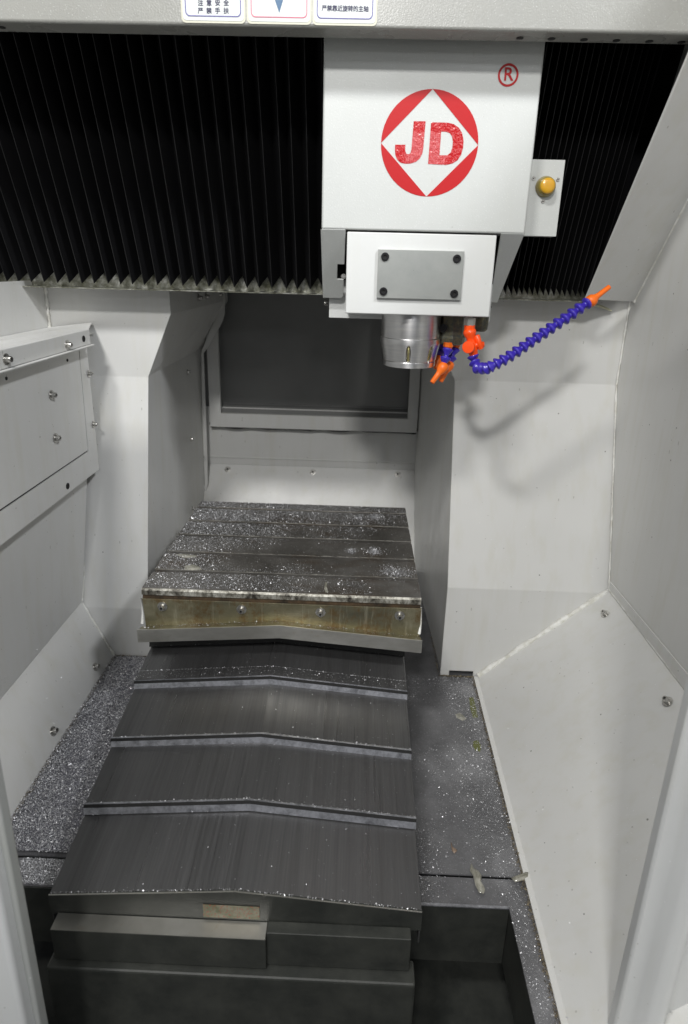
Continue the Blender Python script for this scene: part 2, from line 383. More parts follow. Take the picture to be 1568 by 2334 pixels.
# screws on the inner side of the left column
def G(x, y): return (313.4 + .2319 * x, 626.7 + .2319 * y)
for (px, py) in [(490, 953), (520, 1610), (540, 2295)]:
    p = aX(*G(px, py), -.487); screw(S_wash, p, (1, 0, 0), spL, .85)
for (px, py) in [(600, 222), (672, 210), (800, 188)]:
    p = aX(*G(px, py), -.420); screw(S_wash, p, (1, 0, 0), spL, 1.0)
def Hh(x, y): return (740.7 + .3174 * x, 740.7 + .3174 * y)
for (px, py) in [(728, 868), (700, 1372), (756, 385)]:
    p = aX(*Hh(px, py), .2145); screw(S_wash, p, (-1, 0, 0), spR, .85)
# rear flange strips along the far edge of the left column (follow the bent profile)
YF = 1.90
fl = [G(820, 100), G(820, 240), G(780, 370), G(710, 560), G(628, 750)]
fr_ = [G(860, 100), G(860, 385), G(840, 450), G(768, 590), G(655, 765)]
V = [aY(*p, YF) for p in fl] + [aY(*p, YF) for p in fr_]
o = mesh('edge_flange', V, [(i, i + 1, i + 6, i + 5) for i in range(4)], M_white, colL, sol=.004, bev=.0015); fixn(o)
fl = [G(628, 752), G(640, 1500), G(662, 2050), G(630, 2210)]; fr_ = [G(652, 762), G(680, 1500), G(694, 2040), G(660, 2210)]
V = [aY(*p, YF) for p in fl] + [aY(*p, YF) for p in fr_]
o = mesh('edge_flange', V, [(i, i + 1, i + 5, i + 4) for i in range(3)], M_white, colL, sol=.004, bev=.0015); fixn(o)

# ---------------- side walls
def wall(name, label, P, th, m=M_white, parent=None):
    mb = MB().prism(P, th); o = mb.obj(name, m, parent, bev=.001); fixn(o)
    if label: tag(o, label, 'wall panel')
    return o
wl_ = MB().prism([(-.702, -.1, .14), (-.702, -.1, .882), (-.702, 2.1, .882), (-.702, 2.1, .14)], (-.003, 0, 0)).obj('side_wall', M_white); fixn(wl_)
uw = MB().prism([(-.95, -.1, .80), (-.95, -.1, 1.6), (-.95, 2.1, 1.6), (-.95, 2.1, .80)], (-.003, 0, 0)).obj('side_wall', M_white); fixn(uw); tag(uw, 'upper left side wall far behind the end of the wide bellows', 'wall')
tag(wl_, 'plain white side wall on the left above the hatch box', 'wall')
# sloping lower part of left wall meets the chute top
xs = -.641
lw = thing('lower_wall_panel', (-.64, .9, .15), 'speckled white wall panel under the hatch box on the left', 'wall panel')
o = mesh('panel', [(xs, -.1, .150), (xs, 1.266, .150), (-.622, 1.32, .45), (-.622, -.1, .45)], [(0, 1, 2, 3)], M_white, lw, sol=.002); face(o, (1, 0, 0))
wr = MB().prism([(.582, -.1, .20), (.582, -.1, 1.6), (.582, 2.1, 1.6), (.582, 2.1, .20)], (.003, 0, 0)).obj('side_wall', M_white); fixn(wr)
tag(wr, 'plain white side wall on the right beside the notched column cover', 'wall')

# ---------------- chutes
chl = thing('chute_panel', (-.6, 1.0, 0), 'sloping white chute panel at the left with two bolts along its foot', 'chute panel')
A = [(-.576, 1.262, .002), (-.641, 1.262, .150), (-.641, .3, .150), (-.576, .3, .002)]
cl = mesh('sheet', A, [(0, 1, 2, 3)], M_white, chl, sol=.002, bev=.001)
nl = (Vector(A[1]) - Vector(A[0])).cross(Vector(A[3]) - Vector(A[0])).normalized()
if nl.x < 0: nl = -nl
face(cl, nl)
def on_plane(x, y, P, n): r = ray(x, y); return O + r * ((Vector(P) - O).dot(n) / r.dot(n))
for q in [(217, 1520), (121, 1667)]:
    screw(S_wash, on_plane(*q, A[0], nl), nl, chl)
chr_ = thing('chute_panel', (.4, 1.0, 0), 'large sloping white chute panel at the right running down to the floor pan', 'chute panel')
B = [(.306, 1.238, .002), (.580, 1.238, .245), (.580, .25, .245), (.290, .25, .002)]
B[3] = (.293, .25, .002)
cr = mesh('sheet', B, [(0, 3, 2, 1)], M_white, chr_, sol=.002, bev=.001)
nr = (Vector(B[1]) - Vector(B[0])).cross(Vector(B[3]) - Vector(B[0])).normalized()
if nr.z < 0: nr = -nr
face(cr, nr)
for q in [(1379, 1400), (1521, 1599)]:
    screw(S_wash, on_plane(*q, B[0], nr), nr, chr_, 1.0)
# turned-up flange along the right wall
o = MB().prism([(.5815, 1.236, .246), (.5815, 1.236, .268), (.5815, .25, .295), (.5815, .25, .246)], (-.003, 0, 0)).obj('wall_flange', M_white, chr_, bev=.001); fixn(o)
# small foot lip of the chute along the floor
o = MB().prism([(.2975, 1.236, .001), (.3065, 1.236, .001), (.2935, .25, .001), (.2845, .25, .001)], (0, 0, .003)).obj('foot_lip', M_white, chr_); fixn(o)
# sealant beads
def bead(P0, P1, r0, r1, parent, n=40, wob=.0008):
    P0, P1 = Vector(P0), Vector(P1); P = []; R = []
    for i in range(n + 1):
        t_ = i / n; P.append(P0.lerp(P1, t_) + Vector(rng.normal(0, wob * .4, 3))); R.append(max(.0006, (r0 + (r1 - r0) * t_) * (1 + .25 * math.sin(t_ * 23) + rng.normal(0, .08))))
    return MB().tube(P, R, 8).obj('sealant_bead', M_caulk, parent, smooth=True)
bead((.308, 1.237, .004), (.579, 1.237, .245), .0065, .0055, chr_)
bead((.580, 1.237, .247), (.580, 1.372, .688), .0016, .002, colR, 50, .0006)
bead((.580, 1.372, .688), (.580, 1.372, .88), .0018, .0018, colR, 30, .0006)
bead((.580, 1.236, .248), (.580, .5, .248), .0022, .002, chr_, 50, .0005)
bead((-.576, 1.262, .004), (-.641, 1.262, .150), .003, .002, chl, 30, .001)
bead((-.640, 1.264, .152), (-.628, 1.36, .48), .0015, .0015, lw, 40, .0008)
bead((-.6995, 1.382, .775), (-.6995, 1.382, .872), .003, .0035, colL, 30, .001)
bead((-.699, 1.380, .777), (-.60, 1.380, .768), .002, .001, colL, 30, .001)
bead(aY(959, 1296, 1.775), aY(948, 1090, 1.93), .003, .003, colR, 30, .001)
bead(aY(470, 1000, 1.93), aY(475, 1110, 1.93), .002, .003, colL, 20, .001)

# ---------------- back wall
bw = thing('back_wall', (-.13, BW, 0), 'white back wall with a dark framed recess, seen between the columns', 'wall')
zcr = aY(700, 1064, BW).z; zfb = aY(700, 979, BW - .03).z
bx0, bx1 = xeL - .06, xeR + .06
p = MB().prism([(bx0, BW, zcr), (bx1, BW, zcr), (bx1, BW, zfb + .06), (bx0, BW, zfb + .06)], (0, .004, 0)).obj('mid_panel', M_white, bw); fixn(p)
sl = mesh('sloped_panel', [(bx0, BW - .19, 0), (bx1, BW - .19, 0), (bx1, BW + .001, zcr), (bx0, BW + .001, zcr)], [(0, 1, 2, 3)], M_white, bw, sol=.003, bev=.002); face(sl, (0, -1, 1))
nb = Vector((0, -zcr, .19)).normalized(); nb = Vector((0, -zcr, .191)).normalized()
nb = Vector((1, 0, 0)).cross(Vector((0, .191, zcr))).normalized()
if nb.y > 0: nb = -nb
for q in [(519, 1070), (713, 1076), (906, 1081)]:
    screw(S_flat, on_plane(*q, (0, BW - .19, 0), nb), nb, sl, 1.25)
o = MB().box(bx0, bx1, BW - .004, BW + .002, zcr + .024, zcr + .026).obj('fold_line', M_white, bw)
YFm = BW - .03
oL, oR = aY(475, 880, YFm).x, aY(949.5, 985, YFm).x
iL, iR = aY(501, 880, YFm).x, aY(929, 955, YFm).x
zb = aY(700, 979, YFm).z; zi = aY(700, 948, YFm).z; zt = 1.15
mb = MB(); T = .012
mb.prism([(oL, YFm, zb), (oR, YFm, zb), (oR, YFm, zi), (oL, YFm, zi)], (0, T, 0))
mb.prism([(oL, YFm, zi), (iL, YFm, zi), (iL, YFm, zt), (oL, YFm, zt)], (0, T, 0))
mb.prism([(iR, YFm, zi), (oR, YFm, zi), (oR, YFm, zt), (iR, YFm, zt)], (0, T, 0))
o = mb.obj('recess_frame', M_white, bw); fixn(o)
MB().box(oL - .005, oR + .005, YFm + .013, BW - .001, zb + .002, zb + .010).obj('shadow_gap', M_gap_shade, bw)
P = [(oL + (oR - oL) * k / 60, YFm + .004, zb - .0015 + .0022 * math.sin(k * .62) * (1 if math.sin(k * .21) > -.2 else .2) + rng.normal(0, .0003)) for k in range(61)]
MB().tube(P, [.0022 + .0012 * abs(math.sin(k * .31)) for k in range(61)], 6).obj('ragged_seam', M_gap_shade, bw, smooth=True)
MB().prism([(bx0, BW + .02, zi - .02), (bx1, BW + .02, zi - .02), (bx1, BW + .02, 1.3), (bx0, BW + .02, 1.3)], (0, .004, 0)).obj('dark_backing', M_window, bw)
zl = aY(700, 928, BW + .0).z
o = MB().prism([(iL, YFm + .013, zi), (iR, YFm + .013, zi), (iR, BW + .018, zl), (iL, BW + .018, zl)], (0, 0, -.004)).obj('recess_ledge', M_window, bw); fixn(o)
MB().box(iL, iR, BW + .010, BW + .019, zl + .001, zl + .004).obj('ledge_bead', M_window, bw)
# unseen roof added above the crossbeam to keep ambient light out
roof = MB().box(-.96, .62, 1.045, 2.1, 1.40, 1.405).obj('light_block_roof', M_white); tag(roof, 'unseen white sheet roof added behind the lintel to block ambient light', 'roof')
bk = MB().box(-.72, .62, 2.06, 2.063, 0, 1.5).obj('rear_sheet', M_window); tag(bk, 'dark grey rear sheet behind the back wall recess', 'wall')

# ---------------- lintel
ln = thing('lintel', (-.1, .99, 1.245), 'cream door lintel across the top with safety stickers and a row of holes', 'lintel')
o = MB().box(-1.0, .9, .990, 1.033, 1.2445, 1.45).obj('body', M_beam, ln, bev=.004, seg=3); smooth_by_angle(o)
for px in (1185, 1257, 1331, 1405, 1480, 1553):
    p = aZ(px, 86 + (px - 1185) * .026, 1.2445); p.z -= .0002
    o = MB().lathe([(.0052, 0), (.0052, .0008)], p, (0, 0, -1), 20).obj('hole', M_gap_shade, ln)
p = aZ(4, 62, 1.2445); MB().lathe([(.0052, 0), (.0052, .0008)], p, (0, 0, -1), 20).obj('hole', M_gap_shade, ln)
# stickers (flat print on the lintel face)
def rrect(x0, x1, z0, z1, r, n=6):
    P = []
    for cx, cz, a0 in ((x1 - r, z0 + r, -90), (x1 - r, z1 - r, 0), (x0 + r, z1 - r, 90), (x0 + r, z0 + r, 180)):
        for k in range(n + 1):
            a = math.radians(a0 + 90 * k / n); P.append((cx + r * math.cos(a), cz + r * math.sin(a)))
    return P
def flat(name, P, Y, material, parent, th=.0004):
    o = MB().prism([(x, Y, z) for x, z in P], (0, -th, 0)).obj(name, material, parent); fixn(o); return o
def ringpoly(name, P, Q, Y, material, parent, th=.0003):
    n = len(P); V = [(x, Y - th, z) for x, z in P] + [(x, Y - th, z) for x, z in Q]
    return mesh(name, V, [(i, (i + 1) % n, n + (i + 1) % n, n + i) for i in range(n)], material, parent)
def text(name, s, center, size, Y, material, parent, sx=1., bold=0.):
    cu = bpy.data.curves.new(name, 'FONT'); cu.body = s; cu.size = size; cu.align_x = 'CENTER'; cu.align_y = 'CENTER'; cu.resolution_u = 3
    tmp = bpy.data.objects.new(name, cu); COL.objects.link(tmp)
    dg = bpy.context.evaluated_depsgraph_get(); me = bpy.data.meshes.new_from_object(tmp.evaluated_get(dg)); bpy.data.objects.remove(tmp)
    for v in me.vertices:
        v.co = Vector((center[0] + v.co.x * sx, Y, center[1] + v.co.y)) - wl(parent)
    bm = bmesh.new(); bm.from_mesh(me)
    if bold:
        g = list(bm.faces)
        for k in range(1, 4):
            d_ = bmesh.ops.duplicate(bm, geom=g); vv = [e for e in d_['geom'] if isinstance(e, bmesh.types.BMVert)]
            bmesh.ops.translate(bm, verts=vv, vec=((bold, -.00004, 0), (0, -.00008, bold), (bold, -.00012, bold))[k - 1])
    bm.to_mesh(me); bm.free(); me.materials.clear(); me.materials.append(material)
    o = bpy.data.objects.new(name, me); COL.objects.link(o); o.parent = parent; return o
def E_(x, y): return (398.8 + .3089 * x, .3089 * y)
SY = .9895
for k, (xa, xb, ybot, ink) in enumerate([(48, 522, 172, M_navy), (530, 1008, 180, M_pink), (1014, 1490, 190, M_navy)]):
    a = aY(*E_(xa, ybot - 40), SY); b = aY(*E_(xb, ybot - 20), SY); z0 = aY(*E_((xa + xb) / 2, ybot), SY).z
    x0, x1 = a.x, b.x; z1 = z0 + .125
    st = flat('sticker', rrect(x0, x1, z0, z1, .006), SY, M_stk_edge, ln)
    flat('sticker_face', rrect(x0 + .0025, x1 - .0025, z0 + .0028, z1 - .002, .005), SY - .0005, M_stk, st)
    ringpoly('border_line', rrect(x0 + .006, x1 - .006, z0 + .0075, z1 - .006, .006), rrect(x0 + .0072, x1 - .0072, z0 + .0087, z1 - .0072, .0052), SY - .0011, ink, st)
    cx = (x0 + x1) / 2
    if k == 0:
        for row, txt in ((28, '注意安全'), (86, '严禁手扶')):
            for q, chr_1 in zip((189, 252, 315, 378), txt):
                c = aY(*E_(q, row), SY); text('printed_text', chr_1, (c.x, c.z), .0078, SY - .0012, M_ink, st, 1.0, .00035)
    elif k == 1:
        P = [aY(*E_(770, 98), SY), aY(*E_(737, 0), SY), aY(*E_(800, 0), SY)]
        P = [(P[0].x, P[0].z), (P[2].x - .0002, P[2].z), (P[1].x, P[1].z)]
        flat('printed_arrow', P, SY - .0010, M_tri, st)
    else:
        c = aY(*E_(1255, 70), SY); text('printed_text', '严禁靠近旋转的主轴', (c.x, c.z), .0076, SY - .0012, M_ink, st, .95, .00035)

# ---------------- bellows
def bell(name, label, x0, x1, pitch):
    r = thing(name, ((x0 + x1) / 2, 1.33, .88), label, 'bellows')
    n = max(2, round((x1 - x0) / pitch)); p = (x1 - x0) / n; V = []; Fs = []; zt = 1.40
    cols = []
    for i in range(n):
        xa = x0 + i * p; j = rng.normal(0, p * .045)
        cols += [(xa, 0, .903), (xa + p * .5 - .0005 + j, 1, .881), (xa + p * .5 + .0005 + j, 1, .881)]
    cols.append((x1, 0, .903))
    fold = .034
    for x, out, zb_ in cols:
        zb_ += rng.normal(0, .0006)
        for z in (zb_, 1.1, zt):
            yb = 1.325 - (z - .875) * .404
            V.append((x, yb - fold * out, z))
    for i in range(len(cols) - 1):
        for k in range(2):
            a = i * 3 + k; Fs.append((a, a + 3, a + 4, a + 1))
    mi = [1 if i % 3 == 1 else 0 for i in range(len(cols) - 1) for k in range(2)]
    o = mesh('pleated_cloth', V, Fs, M_bellow, r, sol=.0006, mats=[M_bellow, M_fold_highlight], mi=mi)
    V = [(x0, 1.332, .872), (x1, 1.332, .872), (x1, 1.332, .912), (x0, 1.332, .912)]
    rl = MB().prism(V, (0, .003, 0)).prism([(x0, 1.292, .8722), (x1, 1.292, .8722), (x1, 1.3315, .8722), (x0, 1.3315, .8722)], (0, 0, -.002)).obj('rail', M_rail, r); fixn(rl)
    return r
bell('bellows_cover', 'wide black pleated bellows stretched out left of the spindle head', -.85, -.064, .0262)
bell('bellows_cover', 'narrow black pleated bellows squeezed together right of the spindle head', .245, .472, .0108)

bp = MB().prism([(.47, 1.333, .873), (.515, 1.333, .873), (.515, 1.12, 1.40), (.47, 1.12, 1.40)], (0, .003, 0)).obj('bellows_backing', M_bellow); fixn(bp); tag(bp, 'flat black end strip beside the narrow bellows, behind the hanging panel', 'bellows')
# ---------------- hanging side panel at upper right
hp = thing('hanging_panel', (.53, 1.3, .87), 'slanted white sheet hanging beside the right bellows, above the blue hose tip', 'side panel')
a0 = aY(1334, 683, 1.275); a1 = aX(1568, 127, a0.x); a1 = a0 + (a1 - a0) * 1.6
c0 = aX(1446, 688, .5815); c1 = aX(1568, 455, .5815); c1 = c0 + (c1 - c0) * 2.6
V = [a0.lerp(a1, k / 8) for k in range(9)] + [c0.lerp(c1, k / 8) for k in range(9)]
o = mesh('sheet', V, [(k, k + 1, k + 10, k + 9) for k in range(8)], M_white, hp, sol=.004, bev=.0015); face(o, (-1, -1, 0))
bead(c0, c1, .0022, .0022, hp, 60, .0006)

# ================================================================== LEFT HATCH BOX
hb = thing('hatch_box', (-.64, 1.0, .47), 'white hatch box on the left wall with a bolted cover panel and top rim', 'hatch box')
XB = -.590; yE = 1.315; zB = .468; zTp = .760
def C_(x, y): return (.2544 * x, 626.7 + .2544 * y)
o = MB().box(-.70, XB - .0035, .2, yE - .0, zB + .003, zTp - .002).obj('housing', M_white, hb, bev=.002); 
# frame round the panel: right stile, bottom rail
slx = aX(*C_(790, 1575), XB); y_slit = slx.y; z_slit = slx.z
y_top = aX(*C_(712, 700), XB).y
zr = aX(*C_(500, 745), XB).z
fm = MB(); fm.prism([(XB, yE, zB), (XB, yE, zTp), (XB, y_top + .002, zTp), (XB, y_slit + .002, z_slit - .002)], (-.003, 0, 0))
fm.prism([(XB, .2, zB), (XB, yE, zB), (XB, y_slit + .002, z_slit - .002), (XB, .2, z_slit - .006)], (-.003, 0, 0))
fo = fm.obj('frame', M_white, hb); fixn(fo)
pn = MB().prism([(XB, .2, z_slit), (XB, y_slit - .0015, z_slit + .0015), (XB, y_top - .0015, zTp - .01), (XB, .2, zTp - .01)], (-.003, 0, 0)).obj('cover_panel', M_white, hb, bev=.0006); fixn(pn)
MB().box(XB - .0034, XB - .0032, .2, yE - .01, zB + .01, zTp - .01).obj('slit_backing', M_gap_shade, hb)
for q in [(460, 1075), (497, 1460)]: screw(S_wash, aX(*C_(*q), XB + .001), (1, 0, 0), pn, 1.)
for q in [(797, 885), (838, 1338)]: screw(S_wash, aX(*C_(*q), XB + .001), (1, 0, 0), fo, .85)
for q in [(55, 927), (602, 764)]: hole(aX(*C_(*q), XB), (1, 0, 0), .0028, pn)
p = aX(154, 1108, XB); hole(p, (1, 0, 0), .0062, fo)
# rim: angle strip standing proud under the top
XR = XB + .022
zr1 = aX(*C_(810, 560), XR).z
zrt = aX(*C_(400, 580), XR).z; zrb = aX(*C_(400, 740), XR).z
yR = aX(*C_(815, 640), XR).y
rm = MB(); rm.box(XR - .003, XR, .2, yR, zrb, zrt).box(XB - .002, XR - .003, .2, yR, zrt - .003, zrt - .0002).box(XR + .0, XR + .007, .2, yR + .003, zrb - .003, zrb + .0)
ro = rm.obj('rim', M_white, hb, bev=.0012)
rk = MB().box(XB - .001, XR + .005, .2, yR, zrb - .0045, zrb - .0032).obj('rim_return', M_white, hb)
for q in [(52, 755), (600, 625)]: screw(S_wash, aX(*C_(*q), XR + .0), (1, 0, 0), ro, 1.)
hole(aX(*C_(748, 572), XR), (1, 0, 0), .006, ro)
# flat shelf top, rising to the wall
zs0 = aX(*C_(440, 470), -.699).z
o = mesh('top_shelf', [(XR - .001, .2, zrt + .0005), (XR - .001, yR, zrt + .0005), (-.60, 1.375, zrt + .006), (-.701, 1.378, zs0), (-.701, .2, zs0)], [(0, 1, 2, 3, 4)], M_white, hb, sol=.002, bev=.001); face(o, (0, 0, 1))

# ================================================================== SPINDLE HEAD
HY = 1.06
hd = thing('spindle_head', (.1, 1.1, .76), 'white spindle head with a red round emblem, hanging between the two bellows', 'spindle head')
x0, x1 = -.068, .2625; zt = 1.34; z0 = .985
cv = MB().box(x0, x1, HY, 1.145, z0, zt)
o = cv.obj('front_cover', M_head, hd, bev=.003, seg=3); smooth_by_angle(o); front_cover = o
# cheeks below the cover: bent back and down
lc = [aX(730.5, 521, x0 + .0005), aX(738, 679, x0 + .0005)]
def cheek(xa, xb, xc, ybk, zbk, notch=False):
    T0 = Vector((xa, HY + .001, z0)); T1 = Vector((xb, HY + .001, z0)); Bo = Vector((xa, ybk, zbk)); Bi = Vector((xc, ybk, zbk))
    P = [T0, T1, Bi, Bo]
    if notch:
        a = T1.lerp(Bi, .48); b = T1.lerp(Bi, .70); P = [T0, T1, a, a + Vector((-.012, 0, 0)), b + Vector((-.012, 0, 0)), b, T1.lerp(Bi, .97), Bi + Vector((-.004, 0, 0)), Bo]
    o = mesh('lower_cheek', P, [tuple(range(len(P)))], M_head, hd, sol=.003, bev=.001); face(o, (0, -1, -.3))
    # outer side web
    P = [Vector((xa, HY + .004, z0)), Vector((xa, ybk, zbk)), Vector((xa, ybk + .05, zbk)), Vector((xa, 1.20, z0))]
    w_ = mesh('side_web', P, [(0, 1, 2, 3)], M_head, hd, sol=.002); fixn(w_)
lb = aX(738, 679, x0); rb = aX(1133.7, 690, x1)
cheek(x0 + .0005, -.0285, aY(782, 679, lb.y).x, lb.y, lb.z, True)
cheek(x1 - .0005, aY(1141.8, 533.5, HY).x, aY(1116, 690, rb.y).x, rb.y, rb.z)
# black block painted as the shade in the cavity between cheeks and ram
MB().box(x0 + .012, x1 - .035, 1.172, 1.2, .90, .984).obj('cavity_shade', M_gap_shade, hd)
# ram cover box
o = MB().box(-.026, .2185, 1.064, 1.17, .8515, .9825).obj('ram_cover', M_ram, hd, bev=.002, seg=3); smooth_by_angle(o); ram = o
pl = MB().box(.0262, .1668, 1.0575, 1.0638, .8785, .9563).obj('cover_plate', M_plate, hd, bev=.0006)
for (x, z) in [(.0375, .9447), (.1553, .9443), (.0372, .8897), (.1550, .8890)]: screw(S_black, (x, 1.0575, z), (0, -1, 0), pl, .98)
# rear block behind the ram
zb0 = aY(787, 724, 1.17).z; zb1 = aY(750, 676, 1.17).z
o = MB().box(aY(750, 700, 1.171).x, aY(1117, 720, 1.171).x, 1.171, 1.26, zb0 - .001, zb1 + .03).obj('rear_block', M_ram, hd, bev=.001)
MB().lathe([(.004, 0), (.004, .006), (.003, .007)], aY(747, 691, 1.185), (-1, 0, 0), 12).obj('side_bolt', M_bolt, hd)
MB().lathe([(.0045, 0), (.0045, .005), (.003, .007)], aY(783, 630, 1.10), (0, -1, 0), 12).obj('side_bolt', M_bolt, hd)
# emblem (flat red film), surveyed on the cover face
EY = HY - .0004
def Z2(x, y): p = aY(784 + .5 * x, .5 * y, HY); return (p.x, p.z)
cl_, cr_, ct, cb = Z2(168, 650), Z2(612, 664), Z2(405, 407), Z2(375, 895)
ecx = (cl_[0] + cr_[0]) / 2; ecz = (ct[1] + cb[1]) / 2; eR = (cr_[0] - cl_[0]) / 4 + (ct[1] - cb[1]) / 4
def quadrant(a0):
    P = []; n = 14
    for k in range(n + 1):
        a = math.radians(a0 + 90 * k / n); P.append((ecx + eR * math.cos(a), ecz + eR * math.sin(a)))
    return P
for a0 in (0, 90, 180, 270): flat('emblem_segment', quadrant(a0), EY + .0003, M_red, front_cover, .0004)
J = [(318, 553), (372, 553), (362, 670), (357, 700), (346, 722), (328, 738), (303, 746), (280, 747), (258, 742), (242, 728), (234, 708), (232, 685), (233, 660), (280, 660), (279, 685), (283, 700), (294, 704), (303, 698), (307, 680)]
Dp = [(397, 558), (470, 559), (500, 566), (523, 582), (538, 606), (545, 640), (543, 672), (534, 705), (518, 730), (496, 745), (465, 752), (383, 748)]
Di = [(443, 600), (465, 601), (482, 607), (492, 622), (496, 645), (494, 672), (486, 696), (470, 708), (435, 708)]
flat('emblem_letter', [Z2(*p) for p in J], EY + .0003, M_red2, front_cover, .0004)
# letter D as a band between outer and inner outline
def resample(P, n):
    P = [Vector((*p, 0)) for p in P]; L = [0]
    for i in range(len(P)): L.append(L[-1] + (P[(i + 1) % len(P)] - P[i]).length)
    out = []
    for k in range(n):
        s = L[-1] * k / n
        for i in range(len(P)):
            if L[i] <= s <= L[i + 1]:
                q = P[i].lerp(P[(i + 1) % len(P)], (s - L[i]) / (L[i + 1] - L[i])); out.append((q.x, q.y)); break
    return out
def fillring(name, outer, inner, Y, material, parent):
    "outline with a hole, filled as a triangulated sheet"
    bm = bmesh.new(); es = []
    for P in (outer, inner):
        vs = [bm.verts.new(Vector((x, Y, z)) - wl(parent)) for x, z in P]
        es += [bm.edges.new((vs[i], vs[(i + 1) % len(vs)])) for i in range(len(vs))]
    bmesh.ops.triangle_fill(bm, use_beauty=True, use_dissolve=False, edges=es, normal=(0, -1, 0))
    me = bpy.data.meshes.new(name); bm.to_mesh(me); bm.free(); me.materials.append(material)
    o = bpy.data.objects.new(name, me); COL.objects.link(o); o.parent = parent; return o
fillring('emblem_letter', [Z2(*p) for p in Dp], [Z2(*p) for p in Di], EY - .0001, M_red2, front_cover)
# registered mark
rc = Z2(748, 343); rr = (Z2(795, 343)[0] - Z2(701, 343)[0]) / 2
cir = lambda r: [(rc[0] + r * math.cos(k * math.pi / 20), rc[1] + r * math.sin(k * math.pi / 20)) for k in range(40)]
ringpoly('registered_ring', cir(rr), cir(rr * .80), EY, M_red, front_cover)
text('registered_letter', 'R', (rc[0], rc[1]), rr * 1.62, EY - .0003, M_red, front_cover, 1.0, .0007)

# spindle nose
sx, sy = .0925, 1.130
prof = [(.046, .757), (.0475, .7575), (.0478, .7660), (.0470, .7672), (.0480, .7685), (.0535, .7960), (.0545, .8000), (.0545, .8075), (.0530, .8090), (.0530, .8100), (.0535, .8115), (.0535, .86)]
mb = MB(); mb.lathe([(0.012, .757)] + prof, (sx, sy, 0), (0, 0, 1), 72)
sp = mb.obj('spindle', M_spindle, hd); smooth_by_angle(sp, 25)
def cutter(ang):
    a = math.radians(ang); d = Vector((math.sin(a), -math.cos(a), 0)); c = Vector((sx, sy, .782)) + d * .0515
    bm = bmesh.new(); bmesh.ops.create_uvsphere(bm, u_segments=20, v_segments=14, radius=1)
    M_ = Matrix.Translation(c) @ Matrix.Rotation(a, 4, 'Z') @ Matrix.Rotation(math.radians(12), 4, 'X') @ Matrix.Diagonal((.0048, .0085, .0165, 1)); bm.transform(M_)
    me = bpy.data.meshes.new('cut'); bm.to_mesh(me); bm.free(); me.materials.append(M_gold); o = bpy.data.objects.new('cut', me); COL.objects.link(o); return o, c, d
for ang in (-7, 41, 89):
    c_, cc, dd = cutter(ang)
    # bring spindle mesh to world frame of the cutter
    c_.location = c_.location
    bmod = sp.modifiers.new('b', 'BOOLEAN'); bmod.object = c_; bmod.operation = 'DIFFERENCE'; bmod.solver = 'EXACT'
    dg = bpy.context.evaluated_depsgraph_get(); me = bpy.data.meshes.new_from_object(sp.evaluated_get(dg)); sp.modifiers.clear(); sp.data = me
    bpy.data.objects.remove(c_)
    MB().lathe([(.0012, -.0125), (.0020, -.0118), (.0020, .0118), (.0012, .0125)], cc - dd * .0045, (-dd.x * -.2, -dd.y * -.2, 1), 10).obj('slot_pin', M_gold, sp, smooth=True)
MB().lathe([(.0478, .7676), (.0482, .7676)], (sx, sy, 0), (0, 0, 1), 48)
# coolant manifold block and fittings
mc = Vector((.1665, 1.137, .8)); mb = MB(); mb.lathe([(.022, -.004), (.0262, -.001), (.0262, .010), (.0245, .012), (.0245, .055)], mc, (0, 0, 1), 8)
mo = mb.obj('coolant_manifold', M_mani, hd, bev=.0012)
MB().lathe([(.0075, 0), (.0075, .0012), (.0045, .0014), (.0042, .0002)], aY(1010, 748, 1.1135), (-.35, -1, 0), 18).obj('port', M_black_bolt, mo)
MB().lathe([(.010, .822), (.0135, .826), (.0145, .834), (.0145, .858)], (.216, 1.125, 0), (0, 0, 1), 20).obj('rear_fitting', M_mani, hd, smooth=False)

# ================================================================== COOLANT HOSES
seg_prof = [(.0052, -.0025), (.0080, -.0018), (.0104, -.0004), (.0108, .0008), (.0105, .0022), (.0086, .0054), (.0064, .0088), (.0050, .0116), (.0046, .0140), (.0052, .0160), (.0060, .0178), (.0052, .0200)]
me_ = MB().lathe(seg_prof, (0, 0, 0), (0, 0, 1), 22)
SEG = bpy.data.meshes.new('segment'); SEG.from_pydata([tuple(v) for v in me_.V], [], me_.F); SEG.materials.append(M_blue)
for p_ in SEG.polygons: p_.use_smooth = True
def seg_at(p, d, parent, s=1., L=1.):
    o = bpy.data.objects.new('segment', SEG); COL.objects.link(o); o.parent = parent; o.location = p - wl(parent)
    o.rotation_mode = 'QUATERNION'; o.rotation_quaternion = Vector((0, 0, 1)).rotation_difference(d.normalized()); o.scale = (s, s, s * L); return o
def Bz(x, y): return (997.1 + .2907 * x, 626.7 + .2907 * y)
def Az(x, y): return (712.2 + .2907 * x, 501.4 + .2907 * y)
path = [(283, 652), (298, 700), (322, 733), (362, 732), (398, 728), (430, 712), (476, 690), (526, 661), (578, 629), (630, 595), (683, 558), (735, 521), (788, 485), (842, 450), (896, 412), (952, 374), (1008, 337), (1064, 298), (1120, 258), (1180, 217)]
Yd = [1.085, 1.083, 1.074, 1.062, 1.052, 1.047, 1.046, 1.047, 1.049, 1.052, 1.055, 1.058, 1.061, 1.064, 1.067, 1.070, 1.073, 1.076, 1.079, 1.082, 1.085]
P = [aY(*Bz(*q), y) for q, y in zip(path, Yd)]
hz = thing('coolant_hose', P[0], 'long curved blue segmented hose with an orange valve and nozzle, swung out to the right', 'coolant hose', )
tip0 = aY(*Bz(1215, 195), 1.085); tip1 = aY(*Bz(1350, 92), 1.09)
